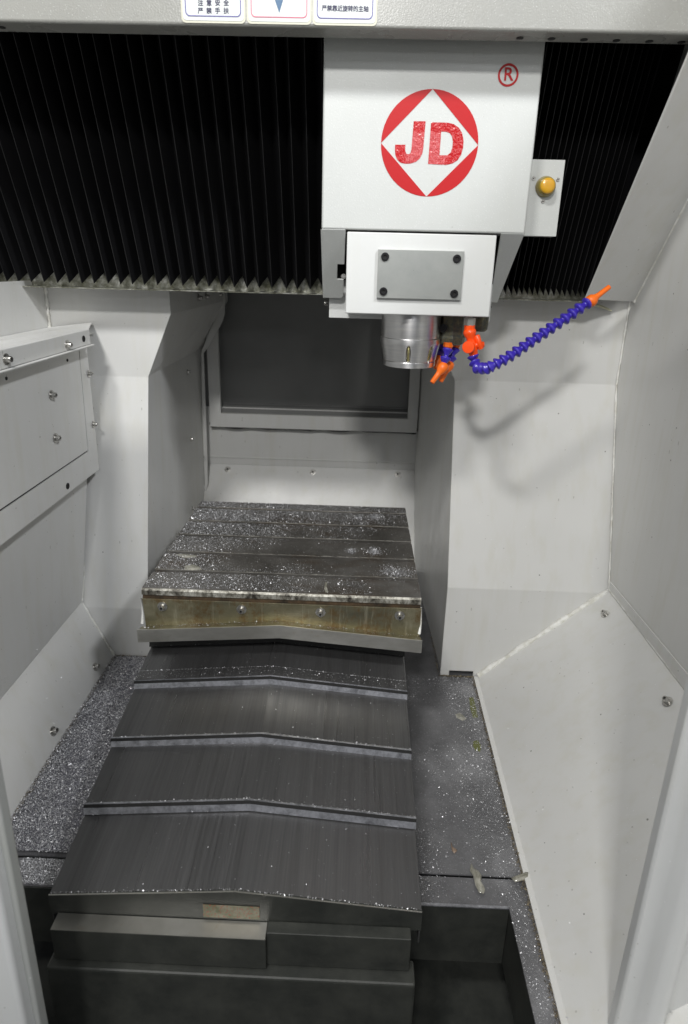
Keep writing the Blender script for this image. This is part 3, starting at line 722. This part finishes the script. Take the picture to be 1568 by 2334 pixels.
for i, p in enumerate(P):
    q = P[i + 1] if i + 1 < len(P) else tip0
    d = q - p; pr_ = p - (P[i - 1] if i else p - d)
    dd = (d.normalized() + pr_.normalized() * .5)
    seg_at(p - dd.normalized() * .004, dd, hz, 1., max(.75, min(1.05, d.length / .0175)))
d = tip1 - tip0; L = d.length
MB().lathe([(.0058, -.010), (.0098, -.007), (.0104, -.003), (.0095, .002), (.0060, .007), (.0046, .012), (.0042, L - .001), (.0036, L), (.0024, L), (.0022, L - .006)], tip0, d, 22).obj('nozzle', M_or2, hz, smooth=True)
# orange valve
vt, vb = aY(*Az(1230, 865), 1.085), aY(*Az(1268, 1085), 1.085)
vh = aY(*Az(1230, 828), 1.085)
o = MB().lathe([(.0100, 0), (.0100, .012), (.0095, .013)], Vector((vh.x, 1.085, vh.z + .0005)), (0, 0, 1), 6).obj('hex_fitting', M_wiper, hz, bev=.0005)
o = MB().lathe([(.0095, 0), (.0095, .0075), (.0088, .0085)], Vector((vt.x, 1.085, vt.z + .001)), (0, 0, 1), 8).obj('valve_collar', M_or, hz, bev=.0006)
d = vb - vt; Lv = d.length
o = MB().lathe([(.0088, -.003), (.0112, .002), (.0110, .006), (.0080, .013), (.0072, .019), (.0085, .023), (.0090, .033), (.0080, .041), (.0066, .046), (.0072, Lv)], vt, d, 24).obj('valve_body', M_or, hz, smooth=True)
kc = aY(*Az(1222, 997), 1.074)
o = MB().lathe([(.0070, -.012), (.0108, -.008), (.0110, .0), (.0102, .0018), (.004, .0022)], kc, (-.35, -1, .1), 28).obj('valve_knob', M_or, hz); smooth_by_angle(o, 40)
h0, h1 = aY(*Az(1285, 902), 1.082), aY(*Az(1322, 1012), 1.080)
mb = MB(); mb.tube([h0, h0.lerp(h1, .08), h0.lerp(h1, .5), h0.lerp(h1, .92), h1], [.0035, .0058, .0052, .0058, .004], 10)
mb.lathe([(.0052, 0), (.0052, .022)], aY(*Az(1245, 985), 1.083), (1, -.02, .12), 14)
mb.obj('valve_handle', M_or, hz, smooth=True)
# short hoses at the manifold
def short(label, top, mid1, mid2, noz0, noz1, Y, s=.92):
    a, b, c, n0, n1 = [aY(*Az(*q), y) for q, y in zip((top, mid1, mid2, noz0, noz1), (Y, Y, Y - .004, Y - .008, Y - .018))]
    r = thing('coolant_nozzle', a, label, 'coolant nozzle', 'short coolant nozzles under the manifold')
    o = MB().lathe([(.0092, -.001), (.0092, .007), (.0078, .008), (.0066, .015)], a, b - a, 8).obj('connector', M_or2, r, bev=.0005)
    seg_at(b, c - b, r, s); seg_at(c, n0 - c, r, s)
    d = n1 - n0; L = d.length
    MB().lathe([(.0056, -.009), (.0092, -.006), (.0100, .0), (.0092, .005), (.0060, .011), (.0052, .015), (.0046, L - .001), (.0040, L), (.0026, L), (.0025, L - .005)], n0, d, 22).obj('nozzle', M_or2, r, smooth=True)
short('short blue nozzle hose nearest the camera, orange tip pointing down left', (1066, 962), (1062, 1014), (1044, 1080), (1022, 1158), (936, 1277), 1.118)
short('short blue nozzle hose behind the front one, its orange tip just to the right', (1124, 962), (1118, 1010), (1092, 1075), (1066, 1145), (1004, 1268), 1.142)
short('short blue nozzle hose half hidden behind the steel spindle nose', (1020, 930), (1015, 965), (1004, 1030), (985, 1100), (965, 1165), 1.175)

# ================================================================== INDICATOR BOX
ib = thing('indicator_box', (.29, 1.12, .9), 'white box with a round amber lamp on the right side of the spindle head', 'indicator box')
IY = 1.115
bx = [aY(1216, 363, IY), aY(1287.5, 365, IY), aY(1268, 539, IY), aY(1197, 537, IY)]
xa = .22; xb = (bx[1].x + bx[2].x) / 2; ztp = (bx[0].z + bx[1].z) / 2; zbt = (bx[2].z + bx[3].z) / 2
o = MB().box(xa + .045, xb, IY, 1.145, zbt, ztp).box(xa + .045, xa + .0452, IY + .001, IY + .002, zbt + .001, zbt + .002).obj('housing', M_head, ib, bev=.002); hs = o
lcn = aY(1111 + .1454 * 905, 319 + .1454 * 735, IY)
o = MB().lathe([(.0165, 0), (.0165, .003), (.0150, .007), (.0143, .011), (.0132, .013), (.0120, .0135)], lcn, (0, -1, 0), 36).obj('lamp_rim', M_olive, ib); smooth_by_angle(o, 40)
o = MB().lathe([(.0122, .012), (.0122, .0155), (.0110, .0172), (.0070, .0180), (.0020, .0182)], lcn, (0, -1, 0), 36).obj('lamp_lens', M_yellow, o, smooth=True)
for q in [(720, 605), (1100, 622), (866, 965)]:
    screw(S_tiny, aY(1111 + .1454 * q[0], 319 + .1454 * q[1], IY), (0, -1, 0), hs, .85)

# ================================================================== WORK TABLE
tb = thing('work_table', (-.13, 1.23, .2), 'dark iron machine table with five slots and scattered chips', 'work table')
TX0, TX1, TZ = -.395, .1305, .342
cuts = [1.0775, 1.159, 1.2455, 1.3245, 1.4075]; sw = .0060
ys = [1.0095] + [v for c in cuts for v in (c - sw, c + sw)] + [1.452]
for i in range(0, len(ys), 2):
    o = MB().box(TX0, TX1, ys[i], ys[i + 1], TZ - .028, TZ).obj('slab', M_table, tb, bev=.0012)
    if i: MB().box(TX0, TX1, ys[i] + .0003, ys[i] + .0009, TZ - .0030, TZ + .0003).obj('slot_edge', M_edge, tb)
MB().box(TX0 + .001, TX1 - .001, 1.0105, 1.4515, .262, TZ - .02).obj('core', M_rust, tb)
# worn front chamfer, recess, apron, wiper
zc = .3290
o = MB().prism([(TX0, 1.0093, TZ - .0008), (TX1, 1.0093, TZ - .0008), (TX1, 1.0063, TZ - .004), (TX0, 1.0063, TZ - .004)], (0, .003, -.001)).obj('front_chamfer', M_edge, tb); fixn(o)
MB().box(TX0, TX1, 1.0060, 1.0100, zc, TZ - .0045).obj('front_edge', M_edge, tb)
MB().box(TX0 + .001, TX1 - .001, 1.0085, 1.0104, .30, zc).obj('front_recess', M_rust, tb)
RX = -.133
ap = mesh('apron', [(TX0 + .001, 1.004, .3215), (TX1 + .001, 1.004, .3215), (TX1 + .0005, 1.0035, .257), (RX, 1.0035, .281), (TX0 + .004, 1.0035, .258)], [(0, 4, 3, 2, 1)], M_brass, tb, sol=.0025, bev=.0006); face(ap, (0, -1, 0))
for (x, z) in [(-.356, .307), (-.206, .307), (-.057, .307), (.0915, .3063)]: screw(S_wash, (x, 1.0035, z), (0, -1, 0), ap, 1.0)
V = []
zend, zmid, hgt = .2655, .2865, .0275
wp = MB().prism([(-.402, .985, zend), (RX, .985, zmid), (.1345, .985, zend), (.1345, .985, zend - hgt), (RX, .985, zmid - hgt), (-.402, .985, zend - hgt)], (0, .0025, 0)).obj('wiper_plate', M_wiper, tb, bev=.0006); fixn(wp)
o = mesh('apron_fold', [(-.399, .9875, zend - .0005), (RX, .9875, zmid - .0005), (.1335, .9875, zend - .0005), (.1335, 1.0032, zend - .004), (RX, 1.0032, zmid - .002), (-.399, 1.0032, zend - .004)], [(0, 1, 4, 5), (1, 2, 3, 4)], M_brass, tb, sol=.0015); face(o, (0, -.3, 1))
for xx in (TX0 - .002, TX1 + .001):
    MB().tube([(xx, 1.008, .322), (xx + .001, 1.006, .29), (xx - .001, 1.004, .268)], [.0015, .002, .003], 6).obj('side_sealant', M_caulk, tb, smooth=True)

# ================================================================== TELESCOPIC WAY COVER
wc = thing('way_cover', (-.145, .8, 0), 'telescopic brushed steel way cover of five ridged plates in front of the table', 'way cover')
RXc = -.145; CX0, CX1 = -.401, .109; RH = .0225
defs = [(1.046, 1.20, .2055), (.954, 1.06, .176), (.836, .962, .151), (.725, .844, .1265), (.6045, .733, .098)]
for i, (yf, yb, zf) in enumerate(defs, -1):
    zb_ = zf + .012 * (yb - yf) / .115
    ex = .0012 * (3 - i)
    a, b_ = CX0 - ex * 0, CX1 + ex * 0
    V = [(a, yf, zf), (RXc, yf, zf + RH), (b_, yf, zf), (b_, yb, zb_), (RXc, yb, zb_ + RH), (a, yb, zb_),
         (a, yf, zf - .06), (b_, yf, zf - .06), (b_, yb, zf - .06), (a, yb, zf - .06)]
    # top two slopes + sides
    top = mesh('plate', V, [(0, 1, 4, 5), (1, 2, 3, 4), (0, 5, 9, 6), (2, 7, 8, 3)], M_way, wc, sol=.002, bev=.0012, ang=15); face(top, (0, 0, 1))
    lip = .0145 if i < 3 else .034
    Pf = [(a - .0008, yf - .0015, zf + .0008), (RXc, yf - .0015, zf + RH + .0008), (b_ + .0008, yf - .0015, zf + .0008), (b_ + .0008, yf - .0015, zf - lip), (RXc, yf - .0015, zf + RH - lip), (a - .0008, yf - .0015, zf - lip)]
    if i < 3: Pf[3:] = [(q[0], q[1] - .0050, q[2]) for q in Pf[3:]]
    if i == 3: Pf[4] = (RXc, yf - .0015, zf - lip)
    lp = MB().prism([Pf[0], Pf[1], Pf[4], Pf[5]], (0, .003, 0)).prism([Pf[1], Pf[2], Pf[3], Pf[4]], (0, .003, 0)).obj('lip', (M_gap_shade if i < 0 else M_lip) if i < 3 else M_base, top); fixn(lp)  # rearmost lip is black: shade under the table put into its colour
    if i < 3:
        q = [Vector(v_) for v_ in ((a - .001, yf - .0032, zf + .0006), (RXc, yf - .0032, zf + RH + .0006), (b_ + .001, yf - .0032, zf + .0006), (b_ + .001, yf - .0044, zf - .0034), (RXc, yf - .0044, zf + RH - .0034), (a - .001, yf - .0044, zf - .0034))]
        rb = MB().prism([q[0], q[1], q[4], q[5]], (0, .0016, 0)).prism([q[1], q[2], q[3], q[4]], (0, .0016, 0)).obj('overhang_shade_strip', M_gap_shade, top); fixn(rb)  # black strip painting the shade line at the plate overhang
    if i == 3:
        eb = MB(); eb.prism([(a, yf - .002, zf + .0009), (RXc, yf - .002, zf + RH + .0009), (RXc, yf - .002, zf + RH + .0001), (a, yf - .002, zf + .0001)], (0, .0015, 0)).prism([(RXc, yf - .002, zf + RH + .0009), (b_, yf - .002, zf + .0009), (b_, yf - .002, zf + .0001), (RXc, yf - .002, zf + RH + .0001)], (0, .0015, 0)); eb.obj('bright_edge', M_wiper, top)
    if i == 0:
        ys_ = .976; dz = .0022
        V = [(a, yf, zf + dz), (RXc, yf, zf + RH + dz), (b_, yf, zf + dz), (b_, ys_, zf + dz + .002), (RXc, ys_, zf + RH + dz + .002), (a, ys_, zf + dz + .002)]
        o = mesh('wiper_strip', V, [(0, 1, 4, 5), (1, 2, 3, 4)], M_way, wc, sol=.0018); face(o, (0, 0, 1))
# worn label on the front face, print too worn to read
M_worn = mat('worn_label', (.3, .28, .2), .5); t = NT(M_worn)
br = t.n('ShaderNodeTexBrick'); t.link(t.coords((230, 1, 160), (math.pi / 2, 0, 0)), br.inputs['Vector'])
n_ = t.noise(1, 2, .5, t.coords((420, 40, 260)))
c = t.ramp(t.noise(50, 5, .7), [(.35, (.11, .12, .06)), (.6, (.26, .25, .18))])
c = t.mix(t.ramp(n_, [(.55, 0.), (.60, .6)]), c, (.34, .07, .045)); t.link(c, t.b.inputs['Base Color'])
qa, qb = aY(462, 2062, .602), aY(591, 2066, .602)
o = MB().box(qa.x, qb.x, .6018, .6025, .0725, qa.z).obj('label', M_worn, wc)

M_ledge = paint('dull_ledge_paint', (.10, .105, .10), .5, .1, 0, 1.)
# machine bed front below the way cover, dark gap either side
bd = thing('machine_bed', (-.14, .5, -.2), 'dark machine bed end standing below the front way cover plate', 'machine bed')
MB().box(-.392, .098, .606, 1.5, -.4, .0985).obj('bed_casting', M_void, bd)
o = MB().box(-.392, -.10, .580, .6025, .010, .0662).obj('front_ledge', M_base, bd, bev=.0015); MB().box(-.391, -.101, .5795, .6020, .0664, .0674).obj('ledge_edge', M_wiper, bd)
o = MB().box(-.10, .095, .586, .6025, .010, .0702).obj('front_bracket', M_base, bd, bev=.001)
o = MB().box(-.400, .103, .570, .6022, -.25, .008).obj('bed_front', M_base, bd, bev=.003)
pf = thing('pan_front_edge', (.18, .69, -.1), 'folded front edge of the chip pan to the right of the way cover', 'pan edge')
o = MB().box(.106, .2565, .687, .6895, -.12, -.0025).obj('drop_face', M_base, pf)
MB().box(.106, .2565, .6862, .6902, -.0025, -.0005).obj('edge_bead', M_lip, pf)
o = MB().box(.2575, .2600, .30, .690, -.12, -.004).obj('side_drop', M_base, pf)
o = MB().box(-.60, -.402, .687, .6895, -.12, -.0035).obj('drop_face', M_base, pf)
sm = MB().box(-.72, .4, .1, 1.1, -.262, -.25).obj('sump_tray', M_base); tag(sm, 'dark sump tray below the pan at the front', kind='structure')

# ================================================================== DOOR POSTS
PY = .47
pL = thing('door_post', (-.47, PY, 0), 'white door post at the bottom left edge with a dirty rubber seal', 'door post')
e0 = aY(30, 1875, PY + .012)
xL = e0.x
o = MB().box(xL - .16, xL - .006, PY - .02, PY + .006, -.5, 1.15).obj('post', M_post, pL, bev=.006, seg=3); smooth_by_angle(o)
M_seal = paint('grimy_seal', (.36, .37, .36), .5, .2, 0, 1.)
o = MB().box(xL - .008, xL, PY - .004, PY + .012, -.5, 1.15).obj('seal', M_seal, pL, bev=.003, seg=3); smooth_by_angle(o)
PYR = .52
pR = thing('door_post', (.45, PYR, 0), 'rounded white door post at the bottom right edge in front of the chute', 'door post')
xR = aY(1512, 1790, PYR).x
prf = [(0, .0), (.0, -.012), (.010, -.014), (.016, -.020), (.022, -.030), (.032, -.036), (.043, -.033), (.050, -.022), (.056, -.014), (.12, -.012), (.12, .004), (0, .004)]
o = MB().prism([(xR + a, PYR + b, -.5) for a, b in prf], (0, 0, 1.7)).obj('post', M_post, pR, bev=.003, seg=2, ang=50); fixn(o); smooth_by_angle(o, 60)

# ================================================================== CHIPS, DIRT, GREASE
def flakes(name, label, pts, size, parent=None, lift=.0006, flatn=.55, elong=1.6, material=None):
    n = len(pts); pts = np.asarray(pts, float)
    s = size * np.exp(rng.normal(0, .38, n))
    nrm = np.stack([rng.normal(0, flatn, n), rng.normal(0, flatn, n), np.ones(n)], 1); nrm /= np.linalg.norm(nrm, axis=1, keepdims=True)
    a = rng.uniform(0, 2 * np.pi, n); t1 = np.stack([np.cos(a), np.sin(a), np.zeros(n)], 1)
    t1 -= nrm * (t1 * nrm).sum(1, keepdims=True); t1 /= np.linalg.norm(t1, axis=1, keepdims=True); t2 = np.cross(nrm, t1)
    c = pts + np.array([0, 0, 1]) * (lift + s[:, None] * .25)
    s = s[:, None]; e = elong
    V = np.stack([c - t1 * s * e * .5 - t2 * s * .32, c + t1 * s * e * .5 - t2 * s * .18 + nrm * s * .15, c + t1 * s * .25 + t2 * s * .45, c - t1 * s * .4 + t2 * s * .3 + nrm * s * .1], 1).reshape(-1, 3)
    base = pts.mean(0); me = bpy.data.meshes.new(name)
    V = (V - base).astype(np.float32)
    me.vertices.add(4 * n); me.vertices.foreach_set('co', V.ravel())
    me.loops.add(4 * n); me.loops.foreach_set('vertex_index', np.arange(4 * n, dtype=np.int32))
    me.polygons.add(n); me.polygons.foreach_set('loop_start', np.arange(0, 4 * n, 4, dtype=np.int32)); me.polygons.foreach_set('loop_total', np.full(n, 4, np.int32))
    me.update(calc_edges=True); me.validate(); me.materials.append(material or M_chip)
    o = bpy.data.objects.new(name, me); COL.objects.link(o); o.location = base
    return tag(o, label, 'metal chips', kind='stuff')
def vnoise(x, y, f, seed):
    g = np.random.default_rng(seed).random((64, 64)); u = x * f + 31.7; v = y * f + 17.3
    i, j = np.floor(u).astype(int), np.floor(v).astype(int); fu, fv = u - i, v - j; fu = fu * fu * (3 - 2 * fu); fv = fv * fv * (3 - 2 * fv)
    G_ = lambda a, b: g[a % 64, b % 64]
    return (G_(i, j) * (1 - fu) + G_(i + 1, j) * fu) * (1 - fv) + (G_(i, j + 1) * (1 - fu) + G_(i + 1, j + 1) * fu) * fv
# table: thick at the back and left, thin at front right
N = 190000; x = rng.uniform(TX0 + .002, TX1 - .002, N); y = rng.uniform(1.012, 1.451, N)
d = np.clip(1.15 - (x - TX0) / .50, 0, 1) * .55 + np.clip((y - 1.27) / .14, 0, 1) * .75 - np.clip((x + .02) / .12, 0, 1) * .45
d += (vnoise(x, y, 14, 3) - .5) * .55; d -= np.clip(1 - abs(y - 1.16) / .09, 0, 1) * np.clip((x + .32) / .1, 0, 1) * .6
d = np.where(y > 1.41, np.maximum(d, .7), d); d = np.clip(d, .012, 1)
d = np.where((np.abs(x + .30) < .085) & (y < 1.075), np.maximum(d, .55), d)
for (px, py, r_) in [(.052, 1.385, .016), (.012, 1.375, .010), (.045, 1.195, .012), (-.003, 1.195, .008), (.090, 1.105, .020)]:
    d = np.maximum(d, 1.3 * np.exp(-((x - px) ** 2 + (y - py) ** 2 * 1.6) / (2 * r_ * r_)))
slot = np.min(np.abs(y[:, None] - np.array(cuts)[None]), 1) < sw
keep = (rng.random(N) < d) & ~slot
flakes('metal_chips', 'bright fine metal chips strewn over the slotted table', np.stack([x, y, np.full(N, TZ)], 1)[keep], .00078)
# extra little heaps of white fines
hp_ = []
for (px, py, r_, n) in [(.052, 1.385, .011, 900), (.012, 1.375, .008, 500), (.045, 1.195, .009, 700), (-.003, 1.192, .006, 500), (.090, 1.105, .014, 300), (.070, 1.108, .010, 250)]:
    for _ in range(n):
        hp_.append((px + rng.normal(0, r_ * .6), py + rng.normal(0, r_ * .9), TZ + abs(rng.normal(0, .0008))))
flakes('metal_chips', 'small pale heaps of swarf on the right half of the table', hp_, .0011)
# left channel
N = 90000; x = rng.uniform(-.580, -.402, N); y = rng.uniform(.74, 1.26, N); ok = (x + .580) > 0
flakes('metal_chips', 'glittering dense chips filling the channel left of the way cover', np.stack([x, y, np.full(N, .0052)], 1)[ok], .00085, flatn=.8)
N = 10000; x = rng.uniform(-.52, -.402, N); y = rng.uniform(.692, .735, N)
flakes('metal_chips', 'chips on the short pan strip at the bottom left', np.stack([x, y, np.full(N, -.003)], 1), .00085, flatn=.8)
# right channel
N = 110000; x = rng.uniform(.112, .304, N); y = rng.uniform(.42, 1.237, N)
d = .05 + .55 * np.clip((x - .20) / .09, 0, 1) + (vnoise(x, y, 11, 9) - .45) * .5; d = np.clip(d, .02, 1)
d *= np.where((x < .257) & (y < .69), 0, 1)
zz = np.where(y < .7355, -.0033, .0002); keep = (rng.random(N) < d * .75)
flakes('metal_chips', 'loose chips scattered on the pan to the right of the way cover', np.stack([x, y, zz], 1)[keep], .00075, flatn=.7)
# strips of chips caught on plate edges and on the way cover
pts = []
def zplate(x, zf, rx=RXc): return zf + RH * (1 - abs(x - rx) / (abs(CX0 - rx) if x < rx else abs(CX1 - rx)))
for i, (yf, yb, zf) in enumerate(defs, -1):
    for _ in range(420):
        x_ = rng.uniform(CX0, CX1); pts.append((x_, yf + abs(rng.normal(0, .0012)), zplate(x_, zf) + .0008))
    if i < 3:
        for _ in range(300):
            x_ = rng.uniform(CX0, CX1); pts.append((x_, yf - .003 - abs(rng.normal(0, .002)), zplate(x_, zf - .0143)))
    for _ in range(90):
        x_ = CX0 + (CX1 - CX0) * rng.beta(2.2, 1.3); y_ = rng.uniform(yf, yb - .01); pts.append((x_, y_, zplate(x_, zf + .012 * (y_ - yf) / .115) + .0004))
for _ in range(700):
    x_ = rng.uniform(CX0, CX1); pts.append((x_, rng.uniform(.955, .977), zplate(x_, .176) + .0032))
for _ in range(900):
    x_ = rng.uniform(CX0, CX1); pts.append((x_, .9775 + abs(rng.normal(0, .0010)), zplate(x_, .176) + .0030))
for _ in range(500):
    x_ = rng.uniform(-.39, .13); zr_ = .2655 + .021 * (1 - abs(x_ - RX) / (.27)); pts.append((x_, .9885 + rng.random() * .012, zr_ + .0005))
flakes('metal_chips', 'thin lines of bright chips caught along the way cover plate edges', pts, .0008)
# sparse specks stuck on the chutes
pts = []
for _ in range(900):
    pts.append((-.640 + .004, rng.uniform(.75, 1.26), .155 + .3 * rng.random() ** 2))
for _ in range(420):
    u, v = rng.random(), rng.random() ** 1.5; p = Vector(B[0]).lerp(Vector(B[3]), u * .8).lerp(Vector(B[1]).lerp(Vector(B[2]), u * .8), v); pts.append(tuple(p + nr * .0004))
for _ in range(260):
    u, v = rng.random(), rng.random(); p = Vector(A[0]).lerp(Vector(A[3]), u).lerp(Vector(A[1]).lerp(Vector(A[2]), u), v); pts.append(tuple(p + nl * .0004))
flakes('metal_chips', 'few tiny chips stuck on the white chute panels', pts, .0008, lift=0)

# brown crust of old coolant and fines along the seams
M_crust = mat('dried_crust', (.13, .10, .06), .7); t = NT(M_crust); t.link(t.ramp(t.noise(200, 3), [(.35, (.05, .04, .03)), (.65, (.24, .20, .13))]), t.b.inputs['Base Color'])
pts = []
for _ in range(2600):
    y_ = rng.uniform(.70, 1.26); pts.append((-.5765 + abs(rng.normal(0, .0035)), y_, .004))
for _ in range(2600):
    y_ = rng.uniform(.45, 1.23); pts.append((.2845 + (y_ - .25) * .0130 / .986 + .0 - abs(rng.normal(0, .003)), y_, .0004))
for _ in range(700): pts.append((rng.uniform(.215, .305), 1.2385 - abs(rng.normal(0, .0018)), .0004))
for _ in range(600): pts.append((rng.uniform(-.575, -.405), 1.262 - abs(rng.normal(0, .002)), .0045))
for _ in range(700): pts.append((.2165 - abs(rng.normal(0, .002)), rng.uniform(1.245, 1.75), .0004))
flakes('dried_crust', 'brown crust of dried coolant and fines along the floor seams', pts, .0013, flatn=.8, material=M_crust)['category'] = 'dried coolant'

def blob(name, label, P, hgt, cat, material=M_grease, wob=.0012, parent=None, z=None):
    "a thin uneven smear with a domed top"
    P = [Vector(p) for p in P]; c = sum(P, Vector()) / len(P); n = len(P); V = []; rings = [1., .82, .5, .2]
    hs = [0, .7, 1., .85]
    for r_, h_ in zip(rings, hs):
        for p in P: V.append(c + (p - c) * r_ + Vector((rng.normal(0, wob * .25), rng.normal(0, wob * .25), hgt * h_ * (1 + rng.normal(0, .2)))))
    V.append(c + Vector((0, 0, hgt))); Fs = []
    for k in range(3):
        for i in range(n): j = (i + 1) % n; Fs.append((k * n + i, k * n + j, (k + 1) * n + j, (k + 1) * n + i))
    for i in range(n): Fs.append((3 * n + i, 3 * n + (i + 1) % n, 4 * n))
    o = mesh(name, V, Fs, material, parent, smooth=True); fixn(o)
    if label: tag(o, label, cat)
    return o
def Jz(x, y): return (911.6 + .4186 * x, 1880.3 + .4186 * y)
def outl(pts, z, fn): return [aZ(*fn(*p), z) for p in pts]
blob('grease_smear', 'long pale grease smear lying across the seam of the right pan', outl([(388, 208), (398, 235), (425, 245), (445, 275), (440, 315), (465, 355), (455, 375), (432, 368), (410, 330), (398, 280), (380, 250)], .0015, Jz), .0035, 'grease')
blob('grease_smear', 'folded grey grease scrap at the foot of the right chute', outl([(605, 290), (640, 280), (690, 262), (706, 258), (700, 290), (660, 305), (630, 312)], .002, Jz), .004, 'grease')
blob('grease_smear', 'small brown curled shaving on the right pan above the pale smear', outl([(275, 90), (285, 120), (312, 140), (296, 155), (283, 140)], .001, Jz), .002, 'grease', mat('brown_shaving', (.25, .18, .13), .5))
def Dz(x, y): return (284.9 + .4542 * x, 1082.6 + .4542 * y)
blob('grease_smear', 'flat grey grease patch on the left of the table by the fourth slot', outl([(250, 398), (300, 398), (365, 405), (350, 415), (290, 414)], TZ, Dz), .0012, 'grease')
blob('grease_smear', 'pale grease patch with ragged edge on the left front of the table', outl([(300, 455), (340, 448), (375, 462), (385, 474), (340, 478), (295, 474)], TZ, Dz), .0016, 'grease')
blob('grease_smear', 'thin upright pale smear near the front right of the table', outl([(1005, 540), (1015, 535), (1012, 560), (1022, 588), (1005, 590), (1000, 570)], TZ, Dz), .0008, 'grease')
blob('coolant_stain', 'larger olive coolant stain on the right pan near the column foot', outl([(570, 558), (590, 556), (600, 600), (612, 648), (590, 652), (575, 610)], 0., lambda x, y: (784 + .5 * x, 1310.6 + .5 * y)), .0006, 'stain', M_moss)
blob('coolant_stain', 'small dark olive stain on the right pan, nearer the chute', outl([(588, 758), (610, 752), (626, 780), (620, 806), (600, 800), (588, 780)], 0., lambda x, y: (784 + .5 * x, 1310.6 + .5 * y)), .0005, 'stain', M_moss)
blob('grease_smear', 'pale smudge beside the olive coolant stain on the right pan', outl([(508, 635), (530, 628), (560, 655), (540, 664), (512, 650)], 0., lambda x, y: (784 + .5 * x, 1310.6 + .5 * y)), .0008, 'grease')
# clear coolant hose end behind the blue hose tip
P = [aY(*Bz(*q), 1.36) for q in [(1180, 205), (1230, 232), (1290, 250), (1340, 270), (1365, 284)]]
o = MB().tube(P, [.003, .003, .003, .0025, .001], 8).obj('oil_line', mat('clear_yellowed_tube', (.55, .54, .38), .3), smooth=True); tag(o, 'short yellowed oil line poking out under the right bellows rail', 'tube')
